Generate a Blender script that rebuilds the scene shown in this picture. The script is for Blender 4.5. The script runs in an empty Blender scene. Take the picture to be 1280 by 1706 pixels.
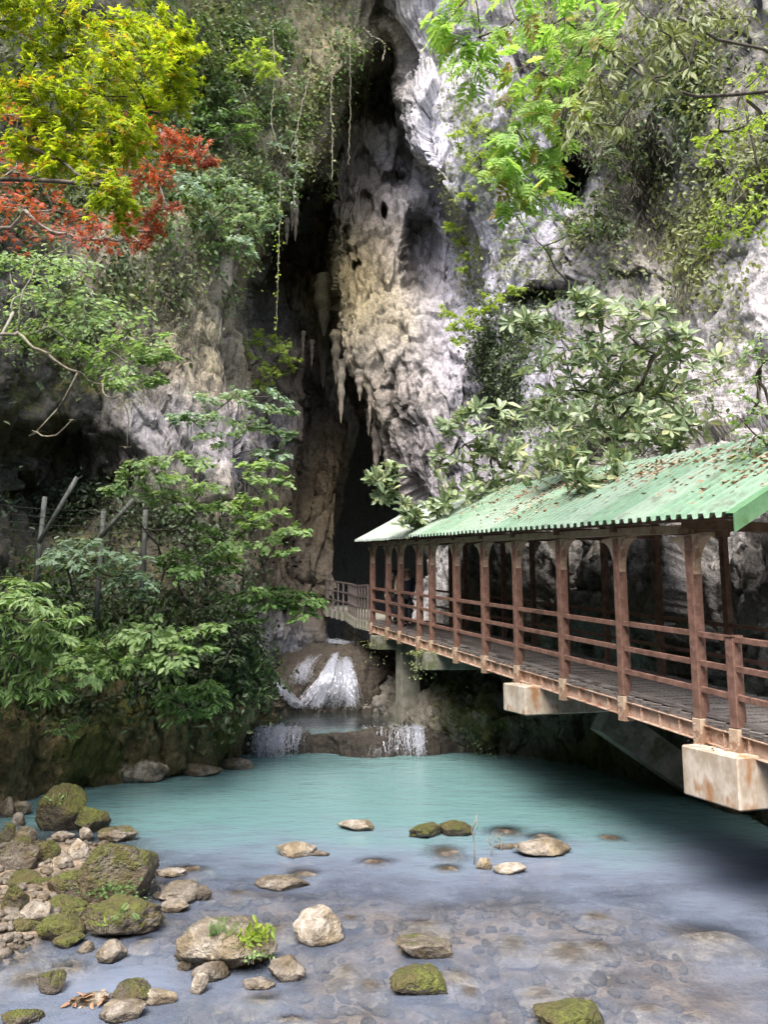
import bpy, bmesh, math, random
import numpy as np
from mathutils import Vector, Matrix

SC = bpy.context.scene
COL = SC.collection
R_ = math.radians
rng = np.random.default_rng(7)
random.seed(7)

# ------------------------------------------------------------------ camera
F = 1260.0                       # focal length in photograph pixels (1280 x 1706)
PITCH = R_(8.0)
CAM = np.array([0.0, 0.0, 3.4])
cam = bpy.data.cameras.new('camera')
cam.sensor_fit = 'VERTICAL'; cam.sensor_height = 36.0; cam.lens = 36.0 * F / 1706.0
cam.clip_start = 0.05; cam.clip_end = 2000
camo = bpy.data.objects.new('camera', cam); COL.objects.link(camo)
camo.location = CAM; camo.rotation_euler = (R_(90) + PITCH, 0, 0)
SC.camera = camo

# ------------------------------------------------------------------ light
SUN_DIR = Vector((0.16, 0.50, -0.85)).normalized()       # direction the light travels
w = bpy.data.worlds.new('World'); SC.world = w; w.use_nodes = True
nt = w.node_tree; nt.nodes.clear()
sky = nt.nodes.new('ShaderNodeTexSky'); sky.sky_type = 'NISHITA'; sky.sun_disc = False
sky.sun_elevation = math.asin(-SUN_DIR.z); sky.sun_rotation = math.atan2(-SUN_DIR.x, -SUN_DIR.y)
sky.dust_density = 3.5; sky.air_density = 0.8; sky.ozone_density = 0.8
bg = nt.nodes.new('ShaderNodeBackground'); bg.inputs[1].default_value = 0.15
wo = nt.nodes.new('ShaderNodeOutputWorld')
nt.links.new(sky.outputs[0], bg.inputs[0]); nt.links.new(bg.outputs[0], wo.inputs[0])
sl = bpy.data.lights.new('sun', 'SUN'); sl.energy = 1.2; sl.angle = R_(35); sl.color = (1.0, 0.97, 0.92)
so = bpy.data.objects.new('sun', sl); COL.objects.link(so)
so.rotation_euler = SUN_DIR.to_track_quat('-Z', 'Y').to_euler(); so.location = (-20, -20, 40)
SC.view_settings.view_transform = 'Standard'; SC.view_settings.look = 'None'
SC.view_settings.gamma = 1.0; SC.view_settings.use_curve_mapping = False
SC.view_settings.exposure = 2.1
SC.cycles.use_denoising = True
SC.cycles.max_bounces = 7; SC.cycles.diffuse_bounces = 4; SC.cycles.glossy_bounces = 3
SC.cycles.transmission_bounces = 3; SC.cycles.transparent_max_bounces = 10
SC.cycles.caustics_reflective = False; SC.cycles.caustics_refractive = False
SC.cycles.sample_clamp_indirect = 6.0

# ------------------------------------------------------------------ helpers: projection
CP, SP = math.cos(PITCH), math.sin(PITCH)
def ray(px, py):
    a = (np.asarray(px, float) - 640) / F; b = (853 - np.asarray(py, float)) / F
    return np.stack([a + 0*b, CP - b*SP + 0*a, SP + b*CP + 0*a], -1)
def at(px, py, Y):
    d = ray(px, py); t = np.asarray(Y, float) / d[..., 1]
    return CAM + d * t[..., None]
def on_z(px, py, z=0.0):
    d = ray(px, py); t = (z - CAM[2]) / d[..., 2]
    return CAM + d * np.asarray(t)[..., None]
def proj(P):
    q = np.asarray(P) - CAM
    dep = q[..., 1]*CP + q[..., 2]*SP; up = -q[..., 1]*SP + q[..., 2]*CP
    dep = np.maximum(dep, 0.05)
    return 640 + F*q[..., 0]/dep, 853 - F*up/dep

# ------------------------------------------------------------------ helpers: noise
_prng = np.random.default_rng(3)
_perm = np.concatenate([_prng.permutation(256)]*3).astype(np.int64)
_g = _prng.normal(size=(256, 3)); _g /= np.linalg.norm(_g, axis=1)[:, None]
def perlin(p):
    p = np.asarray(p, float); i = np.floor(p).astype(np.int64); f = p - i
    u = f*f*f*(f*(f*6-15)+10); i &= 255
    out = 0
    for dx in (0, 1):
        wx = u[..., 0] if dx else 1-u[..., 0]; hx = _perm[i[..., 0]+dx]
        for dy in (0, 1):
            wy = u[..., 1] if dy else 1-u[..., 1]; hy = _perm[hx+i[..., 1]+dy]
            for dz in (0, 1):
                wz = u[..., 2] if dz else 1-u[..., 2]; h = _perm[hy+i[..., 2]+dz]
                g = _g[h]
                out = out + wx*wy*wz*(g[..., 0]*(f[..., 0]-dx)+g[..., 1]*(f[..., 1]-dy)+g[..., 2]*(f[..., 2]-dz))
    return out
def fbm(p, o=4, gain=.5, ridged=False):
    p = np.asarray(p, float); a = 1.0; s = 0; n = 0
    for k in range(o):
        v = perlin(p*(2.03**k)+17.3*k)*1.5
        s = s + a*((1-2*np.abs(v)) if ridged else v); n += a; a *= gain
    return s/n*1.4
def worley(p):
    p = np.asarray(p, float); i = np.floor(p).astype(np.int64)
    f1 = np.full(p.shape[:-1], 9.0); f2 = f1.copy(); cid = np.zeros(p.shape[:-1], np.int64); vec = np.zeros(p.shape)
    for dx in (-1, 0, 1):
        for dy in (-1, 0, 1):
            for dz in (-1, 0, 1):
                c = i + np.array([dx, dy, dz]); cc = c & 255
                h = _perm[_perm[_perm[cc[..., 0]]+cc[..., 1]]+cc[..., 2]]
                q = c + .5 + .45*_g[h]
                d = np.sqrt(((q-p)**2).sum(-1))
                m = d < f1
                f2 = np.where(m, f1, np.minimum(f2, d)); cid = np.where(m, h, cid); f1 = np.where(m, d, f1); vec = np.where(m[..., None], p-q, vec)
    return f1, f2, cid, vec

# ------------------------------------------------------------------ helpers: objects
def fast_mesh(name, V, Fc, smooth=False, attrs=None):
    V = np.asarray(V, np.float32).reshape(-1, 3); Fc = np.asarray(Fc, np.int32)
    n = Fc.shape[1]; me = bpy.data.meshes.new(name)
    me.vertices.add(len(V)); me.vertices.foreach_set('co', V.ravel())
    me.loops.add(Fc.size); me.loops.foreach_set('vertex_index', Fc.ravel())
    me.polygons.add(len(Fc)); me.polygons.foreach_set('loop_start', np.arange(0, Fc.size, n, dtype=np.int32))
    me.polygons.foreach_set('loop_total', np.full(len(Fc), n, np.int32))
    me.polygons.foreach_set('use_smooth', np.full(len(Fc), smooth, bool))
    for k, a in (attrs or {}).items():
        a = np.asarray(a, np.float32)
        if a.ndim == 1:
            at_ = me.attributes.new(k, 'FLOAT', 'POINT'); at_.data.foreach_set('value', a)
        else:
            if a.shape[1] == 3: a = np.concatenate([a, np.ones((len(a), 1), np.float32)], 1)
            at_ = me.attributes.new(k, 'FLOAT_COLOR', 'POINT'); at_.data.foreach_set('color', a.ravel())
    me.update(calc_edges=True); return me
def link(name, me, mat=None, parent=None, loc=None):
    o = bpy.data.objects.new(name, me); COL.objects.link(o)
    if me is not None and mat is not None and not me.materials: me.materials.append(mat)
    if parent is not None: o.parent = parent
    if loc is not None: o.location = loc
    return o
def tag(o, label=None, cat=None, group=None, kind=None):
    if label: o['label'] = label
    if cat: o['category'] = cat
    if group: o['group'] = group
    if kind: o['kind'] = kind
    return o
def thing(name, label, cat, loc=(0, 0, 0), group=None, rot=None):
    o = bpy.data.objects.new(name, None); COL.objects.link(o); o.location = loc; o.empty_display_size = .2
    if rot: o.rotation_euler = rot
    return tag(o, label, cat, group)
class MB:
    """collects boxes, bars, tubes, polygons"""
    def __init__(s): s.V = []; s.F = []; s.n = 0
    def add(s, V, Fs):
        s.V += [tuple(v) for v in V]; s.F += [tuple(i+s.n for i in f) for f in Fs]; s.n += len(V); return s
    def box(s, x0, x1, y0, y1, z0, z1):
        return s.add([(x0,y0,z0),(x1,y0,z0),(x1,y1,z0),(x0,y1,z0),(x0,y0,z1),(x1,y0,z1),(x1,y1,z1),(x0,y1,z1)],
                     [(0,3,2,1),(4,5,6,7),(0,1,5,4),(1,2,6,5),(2,3,7,6),(3,0,4,7)])
    def bar(s, p, q, wd, ht, up=(0, 0, 1)):
        p, q = Vector(p), Vector(q); d = (q-p).normalized(); side = d.cross(Vector(up)).normalized(); u = side.cross(d)
        a, b = side*wd/2, u*ht/2
        return s.add([p-a-b, p+a-b, p+a+b, p-a+b, q-a-b, q+a-b, q+a+b, q-a+b],
                     [(0,3,2,1)[::-1],(4,7,6,5)[::-1],(0,1,5,4)[::-1],(1,2,6,5)[::-1],(2,3,7,6)[::-1],(3,0,4,7)[::-1]])
    def tube(s, pts, rad, n=5):
        pts = [Vector(p) for p in pts]; k = len(pts); V = []; Fs = []
        for i, p in enumerate(pts):
            d = (pts[min(i+1, k-1)]-pts[max(i-1, 0)])
            d = d.normalized() if d.length > 1e-6 else Vector((0, 0, 1))
            a = d.cross(Vector((0.31, 0.2, 0.93)) if abs(d.z) < .9 else Vector((1, .1, 0))).normalized(); b = d.cross(a)
            r = rad[i] if hasattr(rad, '__len__') else rad
            for j in range(n):
                t = 2*math.pi*j/n; V.append(p + a*(math.cos(t)*r) + b*(math.sin(t)*r))
        for i in range(k-1):
            for j in range(n):
                Fs.append((i*n+j, i*n+(j+1) % n, (i+1)*n+(j+1) % n, (i+1)*n+j))
        Fs.append(tuple(range(n))[::-1]); Fs.append(tuple((k-1)*n+j for j in range(n)))
        return s.add(V, Fs)
    def prism(s, prof, y0, y1):               # profile in x,z extruded along y
        n = len(prof)
        V = [(x, y0, z) for x, z in prof]+[(x, y1, z) for x, z in prof]
        return s.add(V, [tuple(range(n)), tuple(range(2*n-1, n-1, -1))]+[(i, i+n, (i+1) % n+n, (i+1) % n) for i in range(n)])
    def mesh(s, name, smooth=False):
        me = bpy.data.meshes.new(name); me.from_pydata(s.V, [], s.F); me.update()
        if smooth: me.polygons.foreach_set('use_smooth', [True]*len(me.polygons))
        return me
    def build(s, name, mat, parent=None, loc=None, bevel=0, smooth=False):
        if bevel:
            bm = bmesh.new(); me = s.mesh(name); bm.from_mesh(me)
            bmesh.ops.recalc_face_normals(bm, faces=bm.faces)
            bmesh.ops.bevel(bm, geom=bm.edges[:], offset=bevel, segments=1, affect='EDGES', clamp_overlap=True)
            bm.to_mesh(me); bm.free()
        else: me = s.mesh(name, smooth)
        return link(name, me, mat, parent, loc)

# ------------------------------------------------------------------ materials
class N:
    def __init__(s, name):
        s.m = bpy.data.materials.new(name); s.m.use_nodes = True; s.t = s.m.node_tree; s.t.nodes.clear()
        s.out = s.t.nodes.new('ShaderNodeOutputMaterial')
    def n(s, typ, props=None, **inp):
        o = s.t.nodes.new('ShaderNode'+typ)
        for k, v in (props or {}).items(): setattr(o, k, v)
        for k, v in inp.items():
            k2 = int(k[1:]) if k[0] == '_' and k[1:].isdigit() else k.replace('_', ' ')
            s.set(o.inputs[k2], v)
        return o
    def set(s, sock, v):
        if hasattr(v, 'outputs'): v = v.outputs[0]
        if isinstance(v, bpy.types.NodeSocket): s.t.links.new(v, sock)
        else:
            if isinstance(v, tuple) and len(v) == 3 and sock.type == 'RGBA': v = v+(1,)
            sock.default_value = v
    def mix(s, f, a, b, mode='MIX'):
        o = s.t.nodes.new('ShaderNodeMix'); o.data_type = 'RGBA'; o.blend_type = mode
        s.set(o.inputs[0], f); s.set(o.inputs[6], a); s.set(o.inputs[7], b); return o.outputs[2]
    def math(s, op, a, b=0.0, clamp=False):
        o = s.t.nodes.new('ShaderNodeMath'); o.operation = op; o.use_clamp = clamp
        s.set(o.inputs[0], a); s.set(o.inputs[1], b); return o.outputs[0]
    def rng(s, v, a, b, c=0.0, d=1.0):
        o = s.n('MapRange', {'interpolation_type': 'SMOOTHSTEP'}, _0=v, _1=a, _2=b, _3=c, _4=d); return o.outputs[0]
    def noise(s, vec, scale, detail=4.0, rough=.55, dist=0.0):
        o = s.n('TexNoise', Vector=vec, Scale=scale, Detail=detail, Roughness=rough, Distortion=dist); return o.outputs[0]
    def coords(s, scale=None):
        c = s.n('TexCoord').outputs['Object']
        if scale: c = s.n('Mapping', Vector=c, Scale=scale).outputs[0]
        return c
    def attr(s, name, obj=False, out='Fac'):
        return s.n('Attribute', {'attribute_type': 'OBJECT' if obj else 'GEOMETRY', 'attribute_name': name}).outputs[out]
    def bump(s, h, strength, dist, nrm=None):
        o = s.n('Bump', Height=h, Strength=strength, Distance=dist)
        if nrm is not None: s.set(o.inputs['Normal'], nrm)
        return o.outputs[0]
    def done(s, sh): s.t.links.new(sh.outputs[0] if hasattr(sh, 'outputs') else sh, s.out.inputs[0]); return s.m

def m_cliff():
    k = N('limestone'); c = k.coords()
    col = k.attr('col', out='Color'); moss = k.attr('moss')
    n3 = k.noise(c, 8.0, 4, .75); n4 = k.noise(k.coords((1, 1, .16)), 3.0, 4, .62, .35)
    a = k.mix(k.rng(n3, .34, .66), k.mix(1.0, col, (.72, .70, .68), 'MULTIPLY'), k.mix(1.0, col, (1.22, 1.21, 1.20), 'MULTIPLY'))
    a = k.mix(k.rng(n4, .54, .70, 0, .6), a, k.mix(1.0, a, (.42, .38, .33), 'MULTIPLY'))
    a = k.mix(k.rng(n4, .46, .30, 0, .35), a, k.mix(1.0, a, (1.35, 1.35, 1.38), 'MULTIPLY'))
    mf = k.rng(k.math('ADD', k.math('MULTIPLY', n3, 1.0), k.math('MULTIPLY', moss, .9)), .70, .95)
    a = k.mix(mf, a, k.mix(k.rng(n4, .3, .7), (.035, .045, .012), (.13, .125, .04)))
    h = k.math('ADD', k.math('MULTIPLY', n3, .8), k.math('MULTIPLY', n4, 1.1))
    b = k.n('BsdfPrincipled', Base_Color=a, Roughness=.85, Normal=k.bump(h, 1.0, .08)); b.inputs['Specular IOR Level'].default_value = .25
    return k.done(b)
def m_stone():
    k = N('stone'); c = k.coords(); moss = k.attr('moss', True); tone = k.attr('tone', True); wet = k.attr('wet', True)
    gp = k.n('NewGeometry'); nz = k.n('SeparateXYZ', _0=gp.outputs['Normal']).outputs[2]; pz = k.n('SeparateXYZ', _0=gp.outputs['Position']).outputs[2]
    wc = gp.outputs['Position']
    n1 = k.noise(wc, 6, 5, .65); n2 = k.noise(wc, 22, 3, .7)
    a = k.mix(tone, (.055, .045, .033), (.46, .43, .385))
    a = k.mix(k.rng(n1, .35, .68), k.mix(1.0, a, (.5, .45, .38), 'MULTIPLY'), k.mix(1.0, a, (1.25, 1.2, 1.12), 'MULTIPLY'))
    a = k.mix(k.rng(n2, .57, .68, 0, .7), a, k.mix(1.0, a, (1.9, 1.85, 1.75), 'MULTIPLY')); a = k.mix(k.rng(k.noise(wc, 2.4, 3, .6), .45, .62, 0, .65), a, k.mix(1.0, a, (.62, .52, .30), 'MULTIPLY'))
    mf = k.rng(k.math('ADD', k.math('ADD', k.math('MULTIPLY', nz, .28), k.math('MULTIPLY', n1, .75)), k.math('MULTIPLY', moss, .85)), .92, 1.12)
    mf = k.math('MULTIPLY', mf, k.rng(moss, .02, .2))
    mc = k.mix(k.noise(wc, 9, 3, .7), (.045, .06, .010), (.25, .27, .05)); mc = k.mix(k.math('MULTIPLY', k.n('ObjectInfo').outputs['Random'], .75), mc, k.mix(1.0, mc, (.62, .52, .55), 'MULTIPLY'))
    mc = k.mix(k.rng(n2, .42, .6, .0, .55), mc, (.05, .045, .02)); mc = k.mix(k.rng(k.noise(wc, 3.3, 3), .42, .62, 0, .75), mc, (.125, .098, .04))
    a = k.mix(mf, a, mc)
    dk = k.rng(k.math('ADD', pz, k.math('MULTIPLY', n1, .08)), .03, .11, .95, 0); dk = k.math('MULTIPLY', dk, k.rng(pz, -.06, -.01, .25, 1.0))                # wet band where the stream laps
    a = k.mix(dk, a, k.mix(1.0, a, (.34, .31, .29), 'MULTIPLY'))
    rough = k.math('SUBTRACT', .88, k.math('MULTIPLY', dk, .55))
    bl = k.bump(k.math('ADD', k.math('MULTIPLY', n1, .8), k.math('MULTIPLY', n2, k.math('ADD', .45, mf))), 1.0, .09)
    b = k.n('BsdfPrincipled', Base_Color=a, Roughness=rough, Normal=bl)
    return k.done(b)
def m_leaf(name, ca, cb, trans=.35, rough=.5, cc=None, tb=1.5):
    k = N(name)
    r = k.math('FRACT', k.math('ADD', k.attr('tint'), k.n('ObjectInfo').outputs['Random']))
    c = k.mix(r, ca, cb)
    if cc: c = k.mix(k.rng(k.math('FRACT', k.math('MULTIPLY', r, 7.31)), .88, .95), c, cc)
    b = k.n('BsdfPrincipled', Base_Color=c, Roughness=rough); b.inputs['Specular IOR Level'].default_value = .35
    t = k.n('BsdfTranslucent', Color=k.mix(1.0, c, (tb*1.1, tb*1.1, tb*.6), 'MULTIPLY'))
    return k.done(k.n('MixShader', _0=trans, _1=b, _2=t))
def m_plain(name, ca, cb, scale=6, rough=.7, bump=.2, bdist=.02, stretch=None, metal=0.0, cc=None, spec=.4):
    k = N(name); c = k.coords(stretch)
    n = k.noise(c, scale, 4, .65); a = k.mix(k.rng(n, .35, .66), ca, cb)
    if cc: a = k.mix(k.rng(k.noise(c, scale*.45, 4, .7), .54, .66), a, cc)
    b = k.n('BsdfPrincipled', Base_Color=a, Roughness=rough, Metallic=metal, Normal=k.bump(k.noise(c, scale*3, 3, .7), bump, bdist)); b.inputs['Specular IOR Level'].default_value = spec
    return k.done(b)
def m_water():
    k = N('water'); gp = k.n('NewGeometry').outputs['Position']
    dep = k.attr('depth')
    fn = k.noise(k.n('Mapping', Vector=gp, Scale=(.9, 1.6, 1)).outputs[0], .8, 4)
    op = k.math('SUBTRACT', 1.0, k.math('POWER', 2.718, k.math('MULTIPLY', k.math('MULTIPLY', dep, k.rng(fn, .3, .7, .65, 1.35)), -3.3)))
    op = k.math('MINIMUM', op, .96)
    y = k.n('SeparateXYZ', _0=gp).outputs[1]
    mc = k.mix(k.rng(k.math('ADD', y, k.math('MULTIPLY', fn, 3.5)), 12.2, 15.6), (.18, .215, .285), (.135, .25, .25))  # milky body colour; its near blue also paints in sky reflection
    n1 = k.noise(k.n('Mapping', Vector=gp, Scale=(2.0, 5.0, 1), Rotation=(0, 0, .18)).outputs[0], 1.6, 4, .6, .4)
    n2 = k.noise(k.n('Mapping', Vector=gp, Scale=(1.0, 2.2, 1), Rotation=(0, 0, -.5)).outputs[0], 1.1, 3, .5)
    nb = k.bump(k.math('ADD', n1, k.math('MULTIPLY', n2, 1.6)), .24, .06)
    df = k.n('BsdfDiffuse', Color=mc, Normal=nb)
    tr = k.n('BsdfTransparent', Color=(.86, .87, .86))
    body = k.n('MixShader', _0=op, _1=tr, _2=df)
    gl = k.n('BsdfGlossy', Color=(1, 1, 1), Roughness=.03, Normal=nb)
    fr = k.n('Fresnel', IOR=1.33, Normal=nb)
    return k.done(k.n('MixShader', _0=fr, _1=body, _2=gl))
def m_foam():
    k = N('falling_water')
    d = k.n('BsdfDiffuse', Color=(.62, .64, .70)); t = k.n('BsdfTranslucent', Color=(.55, .57, .64)); g = k.n('BsdfGlossy', Color=(.9, .9, .95), Roughness=.2)
    s = k.n('MixShader', _0=.35, _1=d, _2=t); s = k.n('MixShader', _0=.15, _1=s, _2=g)
    return k.done(k.n('MixShader', _0=.46, _1=k.n('BsdfTransparent', Color=(.9, .92, .95)), _2=s))

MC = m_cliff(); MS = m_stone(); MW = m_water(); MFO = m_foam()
ML = {
 'yellow': m_leaf('maple_leaf_yellow', (.17, .26, .018), (.46, .52, .032), .55, cc=(.42, .26, .03), tb=1.4),
 'red':    m_leaf('maple_leaf_red', (.24, .055, .03), (.50, .13, .065), .4, cc=(.30, .14, .05), tb=1.3),
 'green':  m_leaf('leaf_green', (.075, .145, .045), (.165, .27, .085), .35),
 'fresh':  m_leaf('leaf_fresh', (.14, .235, .09), (.31, .42, .18), .4),
 'teal':   m_leaf('leaf_blue_green', (.15, .24, .155), (.31, .40, .285), .35),
 'dark':   m_leaf('leaf_dark', (.05, .08, .032), (.12, .16, .07), .25),
 'ivy':    m_leaf('leaf_ivy_and_shade', (.03, .048, .022), (.075, .105, .05), .2),  # ivy green, deepened to serve as shaded undergrowth too
 'lime':   m_leaf('leaf_lime', (.17, .26, .04), (.34, .43, .08), .45),
 'pin':    m_leaf('leaf_pinnate', (.17, .31, .07), (.36, .50, .15), .5, cc=(.30, .20, .08)),
 'gloss':  m_leaf('leaf_glossy', (.10, .15, .075), (.27, .335, .18), .2, .3, cc=(.36, .38, .20)),
 'olive':  m_leaf('leaf_olive', (.13, .155, .065), (.26, .29, .13), .3),
 'dry':    m_leaf('leaf_dry', (.19, .095, .05), (.40, .24, .15), .15, .8, cc=(.5, .4, .3), tb=1.0),
 'grey':   m_leaf('dead_vine', (.10, .09, .07), (.21, .20, .14), .1, .8, tb=1.0),
}
MB_ = {
 'bark':  m_plain('bark', (.05, .04, .03), (.13, .11, .09), 14, .85, .5, .02, (1, 1, .3)),
 'pale':  m_plain('pale_bark', (.16, .15, .12), (.36, .34, .29), 14, .8, .4, .02, (1, 1, .3)),
 'vine':  m_plain('vine_stem', (.12, .11, .07), (.28, .26, .19), 14, .8, .3, .01),
}

# ================================================================== the setting: cliffs, cave, stream
def smooth(x, a, b): t = np.clip((x-a)/(b-a), 0, 1); return t*t*(3-2*t)
def cr(A, n):                                # Catmull-Rom resample along axis 0
    k = len(A); P = np.concatenate([2*A[:1]-A[1:2], A, 2*A[-1:]-A[-2:-1]], 0)
    t = np.linspace(0, k-1, n); i = np.minimum(t.astype(int), k-2); f = (t-i).reshape((-1,)+(1,)*(A.ndim-1))
    a, b, c, d = P[i], P[i+1], P[i+2], P[i+3]
    return .5*(2*b+(c-a)*f+(2*a-5*b+4*c-d)*f*f+(3*b-a-3*c+d)*f**3)
def row(py, *kn): return [at(k[0], k[1] if len(k) == 3 else py, k[-1]) for k in kn]
def zrow(*kn, z=0.0): return [on_z(k[0], k[1], z) if len(k) == 2 else at(*k) for k in kn]
def lower(r, dz, dy=.6): return [p+np.array([0, dy, dz]) for p in r]
def normals(G):
    n = np.cross(np.gradient(G, axis=1), np.gradient(G, axis=0)); n /= np.linalg.norm(n, axis=-1)[..., None]+1e-9
    if ((CAM-G)*n).sum(-1).mean() < 0: n = -n
    return n
def grid_faces(nv, nu):
    i = np.arange(nv*nu).reshape(nv, nu)
    return np.stack([i[:-1, :-1], i[:-1, 1:], i[1:, 1:], i[1:, :-1]], -1).reshape(-1, 4)
ZONES = [  # mineral colour of the rock, with cave and hollow shade darkened in: photo px, py, radius, linear colour
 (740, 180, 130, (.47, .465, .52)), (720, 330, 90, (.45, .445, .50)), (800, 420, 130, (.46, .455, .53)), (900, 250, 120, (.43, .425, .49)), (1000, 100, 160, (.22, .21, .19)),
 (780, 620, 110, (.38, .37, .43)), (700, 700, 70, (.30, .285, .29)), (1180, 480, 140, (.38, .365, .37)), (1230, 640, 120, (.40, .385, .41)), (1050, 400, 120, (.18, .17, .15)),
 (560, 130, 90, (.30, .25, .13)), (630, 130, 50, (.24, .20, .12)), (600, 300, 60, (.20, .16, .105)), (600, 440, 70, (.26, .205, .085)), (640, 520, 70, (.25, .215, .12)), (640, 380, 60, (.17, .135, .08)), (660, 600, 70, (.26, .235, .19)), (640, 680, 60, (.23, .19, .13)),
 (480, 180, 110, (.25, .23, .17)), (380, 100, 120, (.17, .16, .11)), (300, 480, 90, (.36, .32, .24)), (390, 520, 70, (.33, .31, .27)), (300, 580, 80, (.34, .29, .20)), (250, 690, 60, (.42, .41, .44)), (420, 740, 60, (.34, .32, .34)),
 (100, 700, 160, (.13, .12, .10)), (100, 900, 160, (.07, .065, .05)), (420, 1080, 50, (.34, .33, .34)), (150, 1230, 140, (.20, .155, .085)), (360, 1240, 70, (.24, .20, .11)),  # hollow behind the fence is coloured darker for its shade
 (480, 620, 60, (.17, .14, .10)), (490, 800, 70, (.20, .165, .11)), (560, 800, 60, (.24, .18, .11)), (470, 940, 60, (.18, .15, .11)), (450, 400, 60, (.12, .10, .08)),  # cave wall and column tones lowered to deepen their shade
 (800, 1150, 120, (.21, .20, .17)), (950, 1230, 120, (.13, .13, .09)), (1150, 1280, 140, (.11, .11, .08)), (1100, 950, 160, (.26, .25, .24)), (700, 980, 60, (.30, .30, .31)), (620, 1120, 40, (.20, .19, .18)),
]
MOSS = [(380, 120, 160, .7), (300, 380, 120, .6), (100, 600, 150, .6), (120, 1040, 160, .7), (150, 1230, 170, .75), (380, 1230, 60, .65), (430, 1200, 50, .5), (800, 1230, 120, .5), (1000, 1270, 150, .6), (960, 620, 140, .35), (1030, 150, 160, .5), (300, 560, 70, .22), (560, 820, 60, .2), (620, 560, 60, .12), (690, 440, 60, .3), (1220, 300, 130, .4), (480, 240, 60, .3)]
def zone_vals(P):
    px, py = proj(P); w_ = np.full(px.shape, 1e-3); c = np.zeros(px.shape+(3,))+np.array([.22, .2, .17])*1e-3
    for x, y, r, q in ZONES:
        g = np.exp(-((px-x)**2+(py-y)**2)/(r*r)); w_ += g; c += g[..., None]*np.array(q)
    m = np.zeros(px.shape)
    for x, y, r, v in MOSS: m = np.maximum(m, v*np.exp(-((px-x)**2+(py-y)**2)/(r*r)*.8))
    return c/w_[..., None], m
SHEETS = {}
def sheet(name, rows, nu, nv, disp, dents=(), parent=None, edge=None, extra=None):
    K = np.array(rows, float)                                       # (rows, cols, 3)
    G = cr(np.swapaxes(cr(np.swapaxes(K, 0, 1), nu), 0, 1), nv)
    px, py = proj(G)
    n = normals(G); dv = disp(G)
    if edge: 
        uu = np.arange(nu)/(nu-1)*(K.shape[1]-1); dv = dv - edge[1]*np.exp(-((uu-edge[0])/.75)**2)*smooth(py[:, :], -80, 60)*(1-smooth(py, 1000, 1200))
    G = G+n*dv[..., None]; q = (G-CAM)/G[..., 1:2]; wob = fbm(G*.6, 3)*.28
    for x, y, rx, ry, d in dents:
        e = np.sqrt(((px-x)/rx)**2+((py-y)/ry)**2)+wob; G = G+q*(d*(1-smooth(e, .55, 1.25)))[..., None]
    n = normals(G)
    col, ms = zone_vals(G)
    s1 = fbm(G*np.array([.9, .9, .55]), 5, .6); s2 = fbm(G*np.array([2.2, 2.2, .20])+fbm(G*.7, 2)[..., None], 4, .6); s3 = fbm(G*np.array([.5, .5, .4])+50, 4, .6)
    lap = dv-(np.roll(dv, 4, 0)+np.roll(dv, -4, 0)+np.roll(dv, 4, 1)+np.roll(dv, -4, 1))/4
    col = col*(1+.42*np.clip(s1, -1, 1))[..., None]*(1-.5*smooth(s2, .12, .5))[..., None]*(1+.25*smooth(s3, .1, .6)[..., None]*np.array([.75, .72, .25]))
    crk = (1-smooth(CRK[0], .0, .075))*smooth(fbm(G*.5+5, 2), -.2, .25)
    crk = np.maximum(crk, .7*(1-smooth(CRK[1], .0, .09))*smooth(fbm(G*.6+15, 2), -.1, .3)); col = col*(1-.62*crk)[..., None]
    ms = np.clip(ms*(.55+.9*fbm(G*.8+20, 4, .6))+np.clip(n[..., 2]-.3, 0, .5)*.9*(.2+ms), 0, 1)
    me = fast_mesh(name, G, grid_faces(nv, nu), True, {'col': col.reshape(-1, 3), 'moss': ms.ravel()})
    o = link(name, me, MC, parent); 
    if parent is None: tag(o, extra or None, None, None, 'structure')
    px, py = proj(G); SHEETS[name] = (G.reshape(-1, 3), n.reshape(-1, 3), px.ravel(), py.ravel())
    return o
def hit(px, py, *names):                                            # nearest rock surface point seen at a photo pixel
    best = None
    for nme in names or SHEETS:
        G, n, x, y = SHEETS[nme]; d = (x-px)**2+(y-py)**2; j = np.argpartition(d, 4)[:4]; j = j[np.argmin(d[j]+G[j, 1])]
        if d[j] < 400 and (best is None or G[j, 1] < best[0][1]): best = (G[j], n[j])
    return best if best else (at(px, py, 20), np.array([0, -1., 0]))
SV = np.array([1, 1, .38])
def warp(P, s, a): return P+a*np.stack([fbm(P*s+9, 3), fbm(P*s+31, 3), fbm(P*s+57, 3)], -1)
CRK = [None, None]
def rock_disp(a, b, c, e=.05, s=1.0):
    def f(P):
        wv = warp(P, .35, .9); w2 = warp(P, 1.0, .22); out = a*fbm(P*.2, 3)
        for sc, amp, q in ((np.array([.36, .36, .19]), 1.0, wv), (np.array([1.0, 1.0, .48]), .42, wv), (np.array([2.6, 2.6, 1.3]), .15, w2)):
            f1, f2, cid, vec = worley(q*sc*s); CRK[0], CRK[1] = CRK[1], f2-f1; out = out+c*amp*((_g[(cid*7+3) % 256]*vec).sum(-1)*1.1+_g[cid][..., 0]*.28-.12*(1-smooth(f2-f1, 0, .10)))
        msk = .35+.65*smooth(fbm(P*.25+77, 2), -.25, .35)
        out = out-b*msk*fbm(wv*np.array([1.25, 1.25, .11])*s, 4, .55, True)-b*.35*msk*fbm(w2*np.array([4.0, 4.0, .45])*s, 3, .6, True)
        return out+e*fbm(P*3.0, 4, .6)
    return f
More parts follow.
